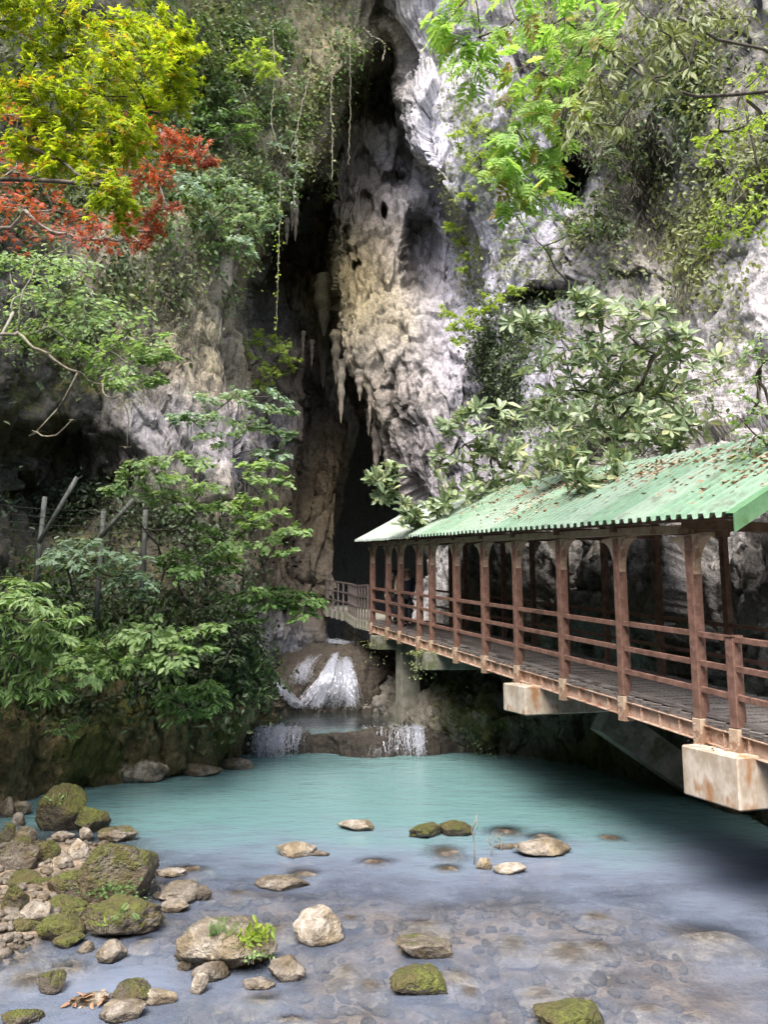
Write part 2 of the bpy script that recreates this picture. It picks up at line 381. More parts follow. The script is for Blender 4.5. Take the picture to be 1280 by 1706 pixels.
def flow_disp(a, b, e=.06):
    def f(P):
        wv = warp(P, .5, .45); g1, g2, cid, vec = worley(warp(P, .9, .3)*np.array([.9, .9, .42])); CRK[0] = CRK[1] = g2-g1
        return a*fbm(P*.22, 3)-b*fbm(wv*np.array([.75, .75, .11]), 4, .55, True)-b*.35*fbm(wv*np.array([2.6, 2.6, .35])+7, 4, .6, True)+e*fbm(P*2.6, 4, .65)+.3*((_g[cid]*vec).sum(-1)-.10*(1-smooth(g2-g1, 0, .12)))
    return f

cliff_right = sheet('cliff_right', [
 [np.array(p) for p in ((-6, 75, 42), (-3, 75, 42), (3, 75, 42), (8, 75, 42), (14, 75, 42), (26, 60, 42), (44, 40, 42))],
 row(-300, (520, 31), (560, 29.5), (760, 28), (930, 26), (1120, 23), (1320, 19.5), (1700, 14)),
 row(0, (600, 33), (622, 29.5), (760, 27.5), (930, 25.5), (1120, 22.5), (1320, 18.5), (1700, 13)),
 row(90, (655, 34), (665, 28.9), (775, 27.2), (930, 25.2), (1120, 22.2), (1320, 18.2), (1700, 12.7)),
 row(170, (653, 34), (661, 28.6), (780, 26.8), (930, 25), (1120, 22), (1320, 18), (1700, 12.5)),
 row(260, (674, 34), (684, 28.4), (790, 26.8), (935, 25), (1120, 22), (1320, 18), (1700, 12)),
 row(330, (712, 34), (724, 28.4), (800, 26.9), (940, 25), (1120, 22), (1320, 17.8), (1700, 12)),
 row(400, (748, 34), (758, 28.6), (815, 27), (945, 24.8), (1120, 21.7), (1320, 17.6), (1700, 11.6)),
 row(480, (742, 32), (753, 28.7), (820, 26.8), (945, 25), (1120, 21.2), (1320, 17), (1700, 11.4)),
 row(600, (720, 31), (744, 28.7), (820, 26), (950, 23.6), (1120, 20.2), (1320, 16.2), (1700, 11)),
 row(720, (705, 31), (726, 28.6), (820, 25.3), (950, 22), (1120, 18.2), (1320, 14.4), (1700, 10)),
 row(830, (702, 34), (722, 28.8), (800, 24.5), (950, 20), (1120, 16.5), (1320, 13.2), (1700, 9.8)),
 row(950, (690, 32), (712, 27.2), (800, 23.9), (950, 19.2), (1120, 15.6), (1320, 12.9), (1700, 9.6)),
 row(1050, (668, 30), (690, 26.8), (800, 23.4), (950, 18.9), (1120, 15.4), (1320, 12.6), (1700, 9.4)),
 row(1130, (600, 28), (622, 25.2), (760, 22.5), (930, 18.6), (1100, 15.5), (1320, 12.4), (1700, 9.2)),
 row(1190, (600, 27), (625, 24.2), (722, 20.9), (890, 17.9), (1085, 15.7), (1320, 12.4), (1700, 9)),
 zrow((690, 1225, 23), (706, 1250), (780, 1256), (880, 1267), (1062, 1302), (1300, 1400), (1700, 1560)),
 lower(zrow((690, 1225, 23), (706, 1250), (780, 1256), (880, 1267), (1062, 1302), (1300, 1400), (1700, 1560)), -1.8),
 ], 420, 560, rock_disp(.45, .22, .55, .06), edge=(1, .6), dents=[(957, 290, 34, 52, 5.5), (905, 500, 60, 26, 2.0), (1090, 330, 40, 120, 1.2), (1010, 1110, 60, 60, .8)])
cliff_left = sheet('cliff_left', [  # out-of-view left columns pulled nearer to cut sky light
 [np.array(p) for p in ((-44, 40, 42), (-30, 60, 42), (-16, 75, 42), (-10, 75, 42), (-6, 75, 42), (-1, 75, 42), (2, 75, 42))],
 row(-300, (-600, 9.4), (-200, 16.0), (60, 22), (260, 25), (430, 28), (640, 29.6), (680, 33)),
 row(0, (-600, 8.6), (-200, 15.1), (60, 21.5), (260, 24.5), (430, 27), (630, 29), (655, 34)),
 row(66, (-600, 8.6), (-200, 14.7), (60, 21), (260, 24), (430, 26.8), (634, 28.6), (646, 36)),
 row(135, (-600, 8.6), (-200, 14.4), (60, 20.7), (255, 23.6), (425, 26.3), (588, 28.2), (606, 36)),
 row(200, (-600, 8.2), (-200, 14.3), (60, 20.5), (250, 23.4), (420, 26), (558, 28), (582, 37)),
 row(285, (-600, 7.8), (-200, 13.4), (60, 20), (250, 22.8), (410, 25.4), (536, 27.6), (560, 38)),
 row(335, (-600, 7.8), (-200, 13.3), (60, 19.6), (245, 22.3), (390, 24.8), (488, 27), (516, 39)),
 row(430, (-600, 7.8), (-200, 13.0), (60, 19), (240, 21.6), (360, 24), (444, 26.5), (456, 40)),
 row(500, (-600, 7.6), (-200, 12.8), (60, 18.6), (235, 21), (345, 23.2), (420, 26), (428, 40)),
 row(600, (-600, 7.4), (-200, 12.6), (60, 18.4), (230, 20.3), (340, 22.3), (430, 25), (446, 35)),
 row(720, (-600, 7.0), (-200, 12.2), (60, 19), (225, 19.8), (335, 20.8), (438, 22.5), (452, 30)),
 row(850, (-600, 7.0), (-200, 12.2), (60, 19.5), (220, 19.5), (330, 19.8), (438, 20.5), (450, 28)),
 row(1000, (-600, 6.6), (-200, 11.3), (60, 17.5), (220, 18), (335, 18.4), (442, 19.3), (455, 27)),
 row(1120, (-600, 6.2), (-200, 10.6), (50, 15.6), (200, 16.7), (320, 17.4), (440, 18.3), (450, 26)),
 row(1190, (-600, 5.9), (-200, 9.9), (40, 14.6), (180, 15.7), (310, 16.7), (434, 17.9), (450, 25)),
 zrow((-600, 1600), (-250, 1430), (0, 1335), (140, 1312), (270, 1300), (427, 1268), (448, 1195, 25)),
 lower(zrow((-600, 1600), (-250, 1430), (0, 1335), (140, 1312), (270, 1300), (427, 1268), (448, 1195, 25)), -1.8),
 ], 400, 520, rock_disp(.45, .20, .50, .06), edge=(5, .9), dents=[(70, 800, 190, 90, 1.3), (380, 860, 40, 60, .8), (120, 1180, 60, 40, .5)])
curtain = sheet('cave_curtain', [
 row(0, (560, 40), (590, 35), (620, 33), (650, 32.5), (690, 32), (760, 32)),
 row(110, (550, 42), (574, 36.4), (606, 35.4), (638, 35.4), (685, 35), (760, 35)),
 row(220, (530, 42), (548, 36), (586, 34.8), (636, 34.4), (700, 34), (780, 34)),
 row(300, (520, 42), (534, 35.6), (572, 33.8), (628, 33.4), (700, 33.4), (780, 34)),
 row(380, (516, 42), (532, 34.4), (562, 32.6), (622, 31.8), (690, 31.8), (780, 33)),
 row(450, (522, 40), (538, 33), (568, 31.4), (636, 30.8), (700, 31), (780, 31)),
 row(520, (532, 40), (546, 32), (574, 30.6), (640, 30), (700, 30), (780, 29.3)),
 row(590, (545, 40), (558, 31.5), (586, 30.2), (640, 29.6), (700, 29), (780, 28)),
 row(660, (575, 40), (590, 31.5), (612, 30.2), (650, 29.4), (700, 28.6), (770, 27.5)),
 row(730, (618, 40), (630, 31.5), (645, 30.4), (668, 29.6), (700, 28.6), (760, 27.3)),
 row(800, (660, 40), (672, 31), (682, 30.2), (692, 29.6), (708, 28.6), (750, 27)),
 row(850, (690, 40), (700, 31), (704, 30.3), (708, 29.8), (714, 28.6), (750, 27)),
 ], 220, 360, flow_disp(.55, .36, .07), edge=(1, .3), dents=[(706, 412, 34, 66, 3.0), (640, 345, 6, 10, 1.5), (585, 425, 12, 9, .8), (640, 150, 26, 40, 2.0), (600, 250, 20, 25, .8), (655, 290, 25, 20, .9), (610, 330, 12, 26, .9), (560, 380, 10, 30, .8), (670, 250, 16, 40, 1.2)])
inner = sheet('cave_inner_wall', [
 row(260, (380, 40), (420, 47), (490, 49), (520, 50), (560, 50), (620, 50), (640, 54)),
 row(400, (380, 38), (425, 45), (500, 48), (525, 48), (560, 48), (620, 48), (640, 52)),
 row(520, (380, 34), (430, 40), (505, 42), (525, 45), (570, 46), (610, 46), (630, 50)),
 row(585, (390, 30), (455, 33), (512, 34.5), (526, 42), (570, 43), (610, 44), (630, 48)),
 row(640, (385, 30), (462, 33), (512, 35), (524, 40), (560, 41), (600, 42), (615, 48)),
 row(700, (385, 29), (458, 32), (511, 34), (522, 39), (560, 39), (600, 40), (608, 48)),
 row(770, (385, 28), (452, 31.2), (500, 33.4), (514, 38), (548, 36.6), (585, 38), (596, 48)),
 row(840, (385, 27.5), (450, 30.6), (494, 33), (508, 36.5), (543, 35.4), (576, 37), (586, 48)),
 row(910, (385, 27), (450, 30), (487, 32.5), (505, 35), (533, 34.6), (556, 36), (566, 48)),
 row(970, (385, 26.5), (450, 29.5), (482, 32), (503, 34), (518, 34), (533, 35), (541, 48)),
 row(1040, (385, 26), (450, 29.2), (480, 31.4), (500, 33), (515, 33.6), (530, 34.6), (540, 48)),
 row(1110, (385, 25.6), (450, 28.8), (480, 31), (500, 32.6), (515, 33), (530, 34), (540, 48)),
 ], 220, 300, flow_disp(.3, .34, .07), edge=(5, 1.0))
# the chamber behind: a closed half dome of rock
u = np.linspace(0, math.pi, 60); v = np.linspace(-.5*math.pi, .5*math.pi, 40)
U, Vv = np.meshgrid(u, v)
G = np.stack([17*np.cos(U)*np.cos(Vv), 34+32*np.sin(U)*np.cos(Vv)-3.5*np.cos(Vv)*0, 10+24*np.sin(Vv)], -1)
G = G+fbm(G*.15, 4)[..., None]*1.2
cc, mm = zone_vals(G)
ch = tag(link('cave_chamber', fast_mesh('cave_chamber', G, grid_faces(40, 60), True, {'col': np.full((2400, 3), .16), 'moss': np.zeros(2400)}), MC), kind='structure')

# stalactites hanging from the curtain
def stalactite(px, py0, py1, Y, wpx, seed, parent):
    if parent is curtain:
        G_, _n, x_, y_ = SHEETS['cave_curtain']; k_ = np.argmin((x_-px)**2+(y_-py0+6)**2+((G_[:, 1]-31)*2)**2); Y = G_[k_, 1]+.12; px = .5*px+.5*x_[k_]
    a, b = at(px, py0-8, Y), at(px, py1, Y); L = np.linalg.norm(a-b); r = wpx/F*Y/2
    nv, nu = 26, 14; t = np.linspace(0, 1, nv); th = np.linspace(0, 2*math.pi, nu, endpoint=False)
    prof = r*np.maximum(1-t, .02)**.62*(1+.18*np.sin(t*23+seed))
    P = np.stack([prof[:, None]*np.cos(th), prof[:, None]*np.sin(th), -t[:, None]*L+0*th], -1)
    W = P+np.array([seed*3.1, 0, seed]); P = P*np.array([1, 1, 1])+(fbm(W*np.array([2.5, 2.5, 1.0]), 4)*r*.5*(1-t)[:, None])[..., None]*np.stack([np.cos(th)+0*t[:, None], np.sin(th)+0*t[:, None], 0*th+0*t[:, None]], -1)
    i = np.arange(nv*nu).reshape(nv, nu); j = np.roll(i, -1, 1)
    Fc = np.stack([i[:-1], j[:-1], j[1:], i[1:]], -1).reshape(-1, 4)
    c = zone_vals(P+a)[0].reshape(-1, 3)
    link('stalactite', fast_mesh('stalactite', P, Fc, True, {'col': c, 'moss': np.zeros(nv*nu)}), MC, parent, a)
for q in [(537, 520, 646, 31.2, 34, 1), (568, 610, 705, 31.6, 18, 2), (627, 715, 788, 30.6, 20, 3), (540, 470, 560, 31.8, 44, 4), (560, 560, 640, 31.5, 22, 5),
          (617, 655, 705, 30.3, 12, 6), (613, 690, 727, 30.8, 12, 7), (645, 755, 790, 30.3, 14, 8), (633, 700, 760, 30.4, 26, 9), (600, 620, 668, 30.8, 18, 10), (655, 770, 800, 30.2, 12, 11), (660, 660, 690, 29.2, 9, 12), (677, 690, 712, 28.8, 8, 13)]:
    stalactite(*q, curtain)
for q in [(493, 345, 402, 27.6, 14, 21), (487, 350, 385, 27.4, 10, 22), (478, 372, 408, 27, 12, 23), (505, 560, 590, 31.5, 9, 24), (520, 575, 612, 33, 8, 25)]:
    stalactite(*q, cliff_left)

# ------------------------------------------------------------------ stream bed, pools
def bed_z(X, Y):
    pool = smooth(Y+.12*X, 9.4, 14.5)*(1-.35*smooth(Y, 17.5, 19.5))
    z = -.12-1.25*pool-.55*smooth(X, 2.5, 7)*smooth(Y, 5.5, 9)
    bar = np.exp(-(((X+4.9)/1.9)**2+((Y-10.2)/3.4)**2)**2)*1.0
    bar = np.maximum(bar, np.exp(-((X+4.2)/1.6)**2-((Y-8.2)/1.6)**2)*.5)
    z = z*(1-bar)+.07*bar-.25*np.exp(-((X+2.6)/1.1)**2-((Y-7.6)/.8)**2)
    P = np.stack([X, Y, 0*X], -1)
    return z+.10*fbm(P*.8, 4)+.045*fbm(P*3.5, 3)
nx, ny = 220, 260
X, Y = np.meshgrid(np.linspace(-14, 14, nx), np.concatenate([np.linspace(-8, 3, 30)[:-1], np.linspace(3, 15, 190), np.linspace(15, 27, 42)[1:]])[:ny])
ny = X.shape[0]
Z = bed_z(X, Y)
Mbed = None
k = N('stream_gravel'); c = k.n('NewGeometry').outputs['Position']
n1 = k.noise(c, 2.2, 5, .65); n2 = k.noise(c, 16, 4, .7)
a = k.mix(k.rng(n1, .35, .65), (.13, .095, .065), (.40, .31, .22)); a = k.mix(k.rng(n2, .42, .62, 0, .65), a, k.mix(1.0, a, (.45, .42, .38), 'MULTIPLY')); a = k.mix(k.rng(n2, .62, .74, 0, .5), a, (.5, .45, .38))
Mbed = k.done(k.n('BsdfPrincipled', Base_Color=a, Roughness=.7, Normal=k.bump(k.math('ADD', n2, n1), .9, .06)))
tag(link('streambed', fast_mesh('streambed', np.stack([X, Y, Z], -1), grid_faces(ny, nx), True), Mbed), kind='structure')
X2, Y2 = np.meshgrid(np.linspace(-5.5, 2.5, 30), np.linspace(19.9, 26, 24))
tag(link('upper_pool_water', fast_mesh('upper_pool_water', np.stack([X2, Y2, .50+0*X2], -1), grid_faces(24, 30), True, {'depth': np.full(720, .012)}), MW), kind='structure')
g = MB().add([(-400, -400, -2.6), (400, -400, -2.6), (400, 400, -2.6), (-400, 400, -2.6)], [(0, 1, 2, 3)])
tag(g.build('ground', m_plain('forest_floor', (.05, .05, .03), (.10, .09, .05), 2)), kind='structure')

# rock the falls run over
def wsheet(name, fn, nu, nv, disp, col, moss, amp=1.0):
    U, V = np.meshgrid(np.linspace(0, 1, nu), np.linspace(0, 1, nv)); G = fn(U, V); n = normals(G); G = G+n*(disp(G)*amp)[..., None]; n = normals(G)
    m = np.clip(moss+np.clip(n[..., 2]-.6, 0, .4)*.2, 0, 1)
    o = tag(link(name, fast_mesh(name, G, grid_faces(nv, nu), True, {'col': np.tile(col, (nu*nv, 1)), 'moss': m.ravel()}), MC), kind='structure')
    px, py = proj(G); SHEETS[name] = (G.reshape(-1, 3), n.reshape(-1, 3), px.ravel(), py.ravel()); return o
def ledge_fn(U, V):                                     # lower cascade: rounded sill across the stream
    x = -3.6+6.4*U; yb = 19.55+.25*np.sin(U*9)+.12*np.sin(U*23)
    t = V*3.0; y = np.where(t < 1, yb+.35*t**2, yb+.35+(t-1)*.6); z = np.where(t < 1, -.5+1.06*np.sin(np.clip(t, 0, 1)*math.pi/2)**.8, .56-.06*np.clip(t-1, 0, 2))
    return np.stack([x, y, z+.05*np.sin(U*14)], -1)
wsheet('cascade_ledge', ledge_fn, 160, 60, rock_disp(.05, .07, .10, .03, 2.0), (.055, .048, .04), .15)
def dome_fn(U, V):                                      # rock hump under the main fall
    x = -4.6+6.0*U; top = 2.35-.5*((U-.62)/.5)**2-.25*np.abs(U-.6); t = V
    yb = 24.3+1.2*np.abs(U-.66)*1.2-.9*np.exp(-((U-.2)/.2)**2)
    y = yb+np.where(t < .7, 1.7*(t/.7)**1.7, 1.7+(t-.7)*11); z = np.where(t < .7, .3+(top-.3)*np.sin(np.clip(t/.7, 0, 1)*math.pi/2)**.9, top+.35*(t-.7)/.3)
    return np.stack([x, y, z], -1)
wsheet('waterfall_rock', dome_fn, 160, 110, rock_disp(.1, .12, .16, .03, 1.6), (.055, .047, .038), .10)

# falling water: many narrow ribbons that follow the rock
def ribbons(name, label, paths, wd, n, spread, seed, off=.03):
    r = np.random.default_rng(seed); V = []; Fs = []; b = 0
    for _ in range(n):
        P = paths[r.integers(len(paths))]; P = np.array(P, float)
        s0 = r.uniform(0, .45)*r.random(); s1 = r.uniform(.7, 1.0) if r.random() < .5 else 1.0
        C = cr(P, 40); C = C[int(s0*39):max(int(s1*39), int(s0*39)+8)+1]; m = len(C); t = np.linspace(s0, s1, m)
        dx = r.normal()*spread*(.35+1.0*t)+.011*np.cumsum(r.normal(size=m))
        wv = wd*.75*r.uniform(.3, 1.7)*(.6+.6*r.random(m))*np.sin(np.linspace(.25, math.pi-.15, m))
        C = C+np.stack([dx, -off-r.uniform(0, .06)+.008*r.normal(size=m), .01*r.normal(size=m)+r.uniform(0, .03)], -1)
        lft = C+np.stack([-wv, .01*r.normal(size=m), 0*wv], -1); rgt = C+np.stack([wv, .01*r.normal(size=m), 0*wv], -1)
        V.append(np.stack([lft, rgt], 1).reshape(-1, 3)); i = np.arange(m-1)*2+b
        Fs.append(np.stack([i, i+1, i+3, i+2], -1)); b += 2*m
        for q in C[r.integers(0, m, 9)]:                             # loose drops
            z_ = r.uniform(.005, .014); q = q+r.normal(size=3)*np.array([.05, .03, .03]); V.append(q+np.array([(-1, 0, -1.6), (1, 0, -1.2), (.8, 0, 1.6), (-.9, 0, 1.2)])*z_); Fs.append(np.array([[0, 1, 2, 3]])+b); b += 4
    o = link(name, fast_mesh(name, np.concatenate(V), np.concatenate(Fs), True), MFO); return tag(o, kind='structure')
def run(*kn, off=.10):
    out = []
    for px, py in kn:
        p, n = hit(px, py, 'waterfall_rock', 'cascade_ledge'); out.append(p+np.array([0, -off, .02]))
    return out

# unseen wooded slopes added to block low sky light behind and beside the camera
th = np.linspace(R_(-205), R_(25), 120); tt = np.linspace(0, 1, 40); TH, TT = np.meshgrid(th, tt)
rad = 15+19*TT; X3 = rad*np.cos(TH)*.95; Y3 = 3+rad*np.sin(TH)*1.05; Z3 = -1.2+27*TT**.85
G3 = np.stack([X3, Y3, Z3], -1); G3 = G3+fbm(G3*.35, 4)[..., None]*np.array([1.2, 1.2, 1.0])
Mhill = m_plain('wooded_sky_block', (.025, .04, .012), (.07, .10, .03), 1.2, .9, 1.0, .4)
tag(link('hillside_sky_block', fast_mesh('hillside_sky_block', G3, grid_faces(40, 120), True), Mhill), kind='structure')
ribbons('waterfall', None, [run((558, 1090), (552, 1105), (540, 1130), (520, 1155), (500, 1178)), run((562, 1088), (556, 1110), (548, 1135), (535, 1160), (525, 1180)),
                            run((578, 1096), (580, 1110), (583, 1140), (588, 1180))], .014, 260, .085, 1)
ribbons('waterfall', None, [run((560, 1100), (566, 1130), (570, 1150), (560, 1180)), run((572, 1098), (574, 1120), (574, 1150), (575, 1180)), run((566, 1100), (560, 1130), (550, 1155), (540, 1180))], .008, 150, .17, 2)
ribbons('waterfall', None, [run((455, 1128), (468, 1146), (480, 1160), (497, 1177)), run((462, 1148), (478, 1158), (490, 1170), (500, 1178))], .014, 90, .08, 3)
ribbons('waterfall', None, [run((520, 1092), (505, 1110), (500, 1125), (498, 1140)), run((535, 1090), (515, 1110), (508, 1125), (505, 1140))], .007, 60, .12, 4)
ribbons('waterfall', None, [run((545, 1066), (560, 1069), (582, 1072)), run((548, 1070), (560, 1072), (578, 1074))], .012, 60, .10, 5, .01)
# lower cascades over the sill
def drop(px, w_, n, seed):
    ps = []
    for q in np.linspace(-w_, w_, 5):
        p0 = on_z(px+q, 1247, 0.02); x = p0[0]
        ps.append([np.array([x-.02, 20.0, .66]), np.array([x, 19.72, .60]), np.array([x+.01, 19.42, .32]), np.array([x+.03, 19.22, .0])])
    ribbons('cascade', None, ps, .010, n*3, .035, seed, 0)
for q in [(455, 16, 34, 11), (475, 10, 16, 12), (492, 10, 6, 13), (508, 6, 2, 19), (613, 4, 3, 14), (631, 5, 4, 15), (655, 3, 2, 16), (668, 3, 3, 17), (684, 7, 9, 18), (696, 6, 9, 20)]: drop(*q)
# foam where the falls land
def foam(name, pts, n, r_, seed):
    r = np.random.default_rng(seed); V = []; Fs = []
    for i in range(n):
        c = np.array(pts[r.integers(len(pts))])+np.array([r.normal()*r_*1.4, r.normal()*r_*.45, abs(r.normal())*.02])
        s = r.uniform(.008, .028); m = Matrix.Rotation(r.uniform(0, 6.3), 3, 'Z')
        q = np.array([(-1, -.6, 0), (1, -.5, 0), (1.1, .5, .3), (-.9, .6, .2)])*s
        q = q@np.array(m).T; V.append(q+c); Fs.append(np.arange(4)+4*i)
    tag(link(name, fast_mesh(name, np.concatenate(V), np.array(Fs), True), MFO), kind='stuff', label=None)
foam('foam', [on_z(x, 1249, .01) for x in (445, 455, 465, 478, 492, 615, 632, 680, 690, 700)], 420, .09, 1)
foam('foam', [on_z(x, 1181, .52) for x in (500, 515, 530, 545, 560, 575, 590)], 420, .10, 2)

# ================================================================== the covered walkway
MT = {
 'brown': m_plain('painted_brown_steel', (.115, .062, .045), (.20, .115, .088), 9, .55, .15, .01, cc=(.075, .04, .03)),
 'beige': m_plain('painted_beige_steel', (.36, .27, .19), (.48, .37, .27), 8, .6, .12, .01, cc=(.24, .15, .10)),
 'channel': m_plain('rusty_beige_channel', (.36, .25, .185), (.50, .37, .29), 7, .6, .15, .01, cc=(.24, .12, .07)),
 'plank': m_plain('weathered_plank', (.085, .075, .07), (.20, .18, .165), 9, .8, .5, .02, (.25, 3, 3), cc=(.05, .04, .035)),
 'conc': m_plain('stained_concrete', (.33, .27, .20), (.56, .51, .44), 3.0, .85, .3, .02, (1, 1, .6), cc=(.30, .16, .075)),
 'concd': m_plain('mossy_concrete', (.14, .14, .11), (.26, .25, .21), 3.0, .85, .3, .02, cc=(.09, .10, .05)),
 'roofg': None, 'flash': m_plain('grey_flashing', (.22, .22, .23), (.36, .36, .37), 5, .7, .2, .01, (1, .3, 1), cc=(.16, .15, .14)),
 'iron2': m_plain('grey_brown_rail', (.07, .055, .05), (.12, .10, .09), 12, .6, .1, .01),
 'iron': m_plain('dark_iron', (.03, .028, .026), (.07, .06, .055), 12, .6, .1, .01),
 'trim': m_plain('green_trim', (.085, .185, .09), (.13, .25, .13), 5, .5, .15, .01, cc=(.07, .13, .05)),
}
def m_roof(name, ca, cb, pale):
    k = N(name); c = k.coords(); r = k.n('ObjectInfo').outputs['Random']
    n = k.noise(k.coords((.6, 3, 3)), 1.6, 5, .65); a = k.mix(k.rng(n, .35, .65), ca, cb); a = k.mix(k.math('MULTIPLY', r, .6), a, pale)
    a = k.mix(k.rng(k.noise(c, 3.5, 5, .72), .52, .68, 0, .75), a, (.13, .135, .10))
    a = k.mix(k.rng(k.noise(c, 9, 4, .72), .60, .70, 0, .5), a, pale)
    b = k.n('BsdfPrincipled', Base_Color=a, Roughness=.55, Normal=k.bump(k.noise(c, 14, 3), .15, .01)); b.inputs['Specular IOR Level'].default_value = .35
    return k.done(b)
MT['roofg'] = m_roof('green_corrugated_sheet', (.12, .225, .14), (.18, .295, .195), (.34, .39, .33))
MT['roofp'] = m_roof('faded_corrugated_sheet', (.25, .34, .28), (.36, .43, .37), (.45, .46, .43))

AL = np.array([-.309, .951, 0]); FR = np.array([-.951, -.309, 0])       # along the walkway, towards the pool
z0 = at(1160, 1193, 9.9)[2]; z1 = at(621, 1036, 23.45)[2]
SL = (z1-z0)/((23.45-9.9)*1.0515)
WO = np.array([-.325*9.9+7.27, 9.9, z0])
wk = thing('covered_walkway', 'covered walkway with green corrugated roof, brown posts and railings above the pool', 'walkway', tuple(WO), rot=(0, 0, math.atan2(.951, -.309)))
def wl(x, y, z): return (x, y, z+SL*x)                                   # local point, z above deck
def wworld(x, y, z): return WO+AL*x+FR*y+np.array([0, 0, z+SL*x])
PY = [9.9, 11.41, 12.98, 14.51, 15.87, 17.27, 18.71, 19.54, 20.95, 21.96, 23.45]
PL = [(y-9.9)*1.0515 for y in PY]; EAVE = 2.42; WB = -1.95
def part(mb, name, mat, parent=wk, bevel=0, loc=None): return mb.build(name, MT[mat] if isinstance(mat, str) else mat, parent, loc, bevel)
def gusset(wd, hh, t):                     # arched head plate, in local x,z about the post axis, z downwards from 0
    pr = [(-wd, 0), (-wd, -.05)]
    for k_ in range(1, 8):
        a_ = k_/7*math.pi/2; pr.append((-wd+(wd-.068)*math.sin(a_), -.05-(hh-.05)*(1-math.cos(a_))))
    pr.append((-.068, -hh-.02))
    pr2 = [(-x, z) for x, z in pr[::-1]]
    return MB().prism(pr+pr2, -t/2, t/2)
spans = [(PL[max(i-1, 0)], PL[i], PL[min(i+1, 10)]) for i in range(11)]
gm = {}
for i, L in enumerate(PL):
    h = .066
    m = MB().box(-h, h, -h-.01, h+.01, 0, EAVE-.10); p = part(m, 'post', 'brown', loc=wl(L, 0, -.02), bevel=.008)
    b_ = MB().box(-h-.012, h+.012, -h-.022, h+.022, -.36, -.005); b_.box(-h-.05, h+.05, .02-h-.075, -h-.01, -.33, -.02)
    bp = part(b_, 'base_plate', 'beige', p, .006)
    for zz in (-.08, -.16, -.24, -.31):
        part(MB().tube([(0.035, h+.02, zz), (.035, h+.034, zz)], .010, 6), 'bolt', 'channel', p)
    gaps = [abs(L-q) for q in PL if q != L]; wd = min(.36, min(gaps)*.42)
    part(gusset(wd, .50, .115), 'arched_bracket', 'beige', p, loc=(0, 0, EAVE-.08))
    # back row: post and tie beam
    hb = EAVE+.85
    bq = part(MB().box(-.05, .05, -.05, .05, 0, hb), 'back_post', 'brown', loc=wl(L, WB, 0))
    part(MB().bar((0, .12, EAVE+.04), (0, WB-.1, EAVE+.04), .09, .13), 'tie_beam', 'brown', loc=wl(L, 0, 0))
    part(MB().bar((0, .12, EAVE+.07), (0, WB-.30, EAVE+1.19), .06, .08), 'rafter', 'brown', loc=wl(L, 0, 0))
short = [(9.31-9.9)*1.0515, -1.9, -3.3, -4.7, -6.1]
for L in short:
    p = part(MB().box(-.066, .066, -.072, .072, 0, 1.08), 'post', 'brown', loc=wl(L, 0, -.02), bevel=.008)
    b_ = MB().box(-.078, .078, -.084, .084, -.36, -.005); b_.box(-.10, .10, -.12, -.065, -.33, -.02); part(b_, 'base_plate', 'beige', p, .006)
    for zz in (-.08, -.16, -.24, -.31): part(MB().tube([(0.035, .075, zz), (.035, .089, zz)], .010, 6), 'bolt', 'channel', p)
    part(MB().box(-.075, .075, -.085, .085, 1.08, 1.10), 'post_cap', 'brown', p)
xs = sorted(short+PL)
for a_, b_ in zip(xs[:-1], xs[1:]):
    for zz in (1.035, .68, .345):
        dz = rng.normal()*.006
        part(MB().bar(wl(a_+.05, .02, zz+dz), wl(b_-.05, .02, zz+dz), .05, .075), 'rail', 'brown', bevel=.006)
    for zz in (1.0, .5):
        part(MB().bar(wl(a_, WB+.02, zz), wl(b_, WB+.02, zz), .04, .06), 'back_rail', 'brown')
for a_, b_ in zip(PL[:-1], PL[1:]):
    part(MB().bar(wl(a_, 0, EAVE-.02), wl(b_, 0, EAVE-.02), .10, .115), 'eave_beam', 'beige', bevel=.005)
for y_, z_ in ((.14, .10), (-.55, .52), (-1.2, .85), (WB-.05, 1.05*.85)):
    part(MB().bar(wl(-1.0, y_, EAVE+z_*1.0), wl(PL[-1]+.6, y_, EAVE+z_*1.0), .06, .07), 'purlin', 'brown')
# deck
x = -7.0
while x < PL[-1]+.5:
    wd = .185+rng.normal()*.004; e1, e2 = rng.normal()*.012, rng.normal()*.012
    m = MB().box(0, wd, WB-.12+e2, .02+e1, -.085+rng.normal()*.003, 0+rng.normal()*.004)
    part(m, 'plank', 'plank', loc=wl(x, .0, 0), bevel=.006); x += .2
part(MB().bar(wl(-7, -.06, .03), wl(PL[-1]+.4, -.06, .03), .07, .05), 'kerb_timber', 'plank')
for k_, (y_, mt) in enumerate(((.0, 'channel'), (-1.0, 'brown'), (WB, 'brown'))):   # channel beams: web + flanges
    m = MB().bar(wl(-7, y_-.03, -.20), wl(PL[-1]+.5, y_-.03, -.20), .012, .20); m.bar(wl(-7, y_, -.098), wl(PL[-1]+.5, y_, -.098), .09, .012); m.bar(wl(-7, y_, -.302), wl(PL[-1]+.5, y_, -.302), .09, .012)
    part(m, 'channel_beam', mt)
for i in range(56):
    x = -6.8+i*.4
    part(MB().box(-.006, .006, -.03, .035, -.29, -.105), 'stiffener', 'channel', loc=wl(x, 0, 0))
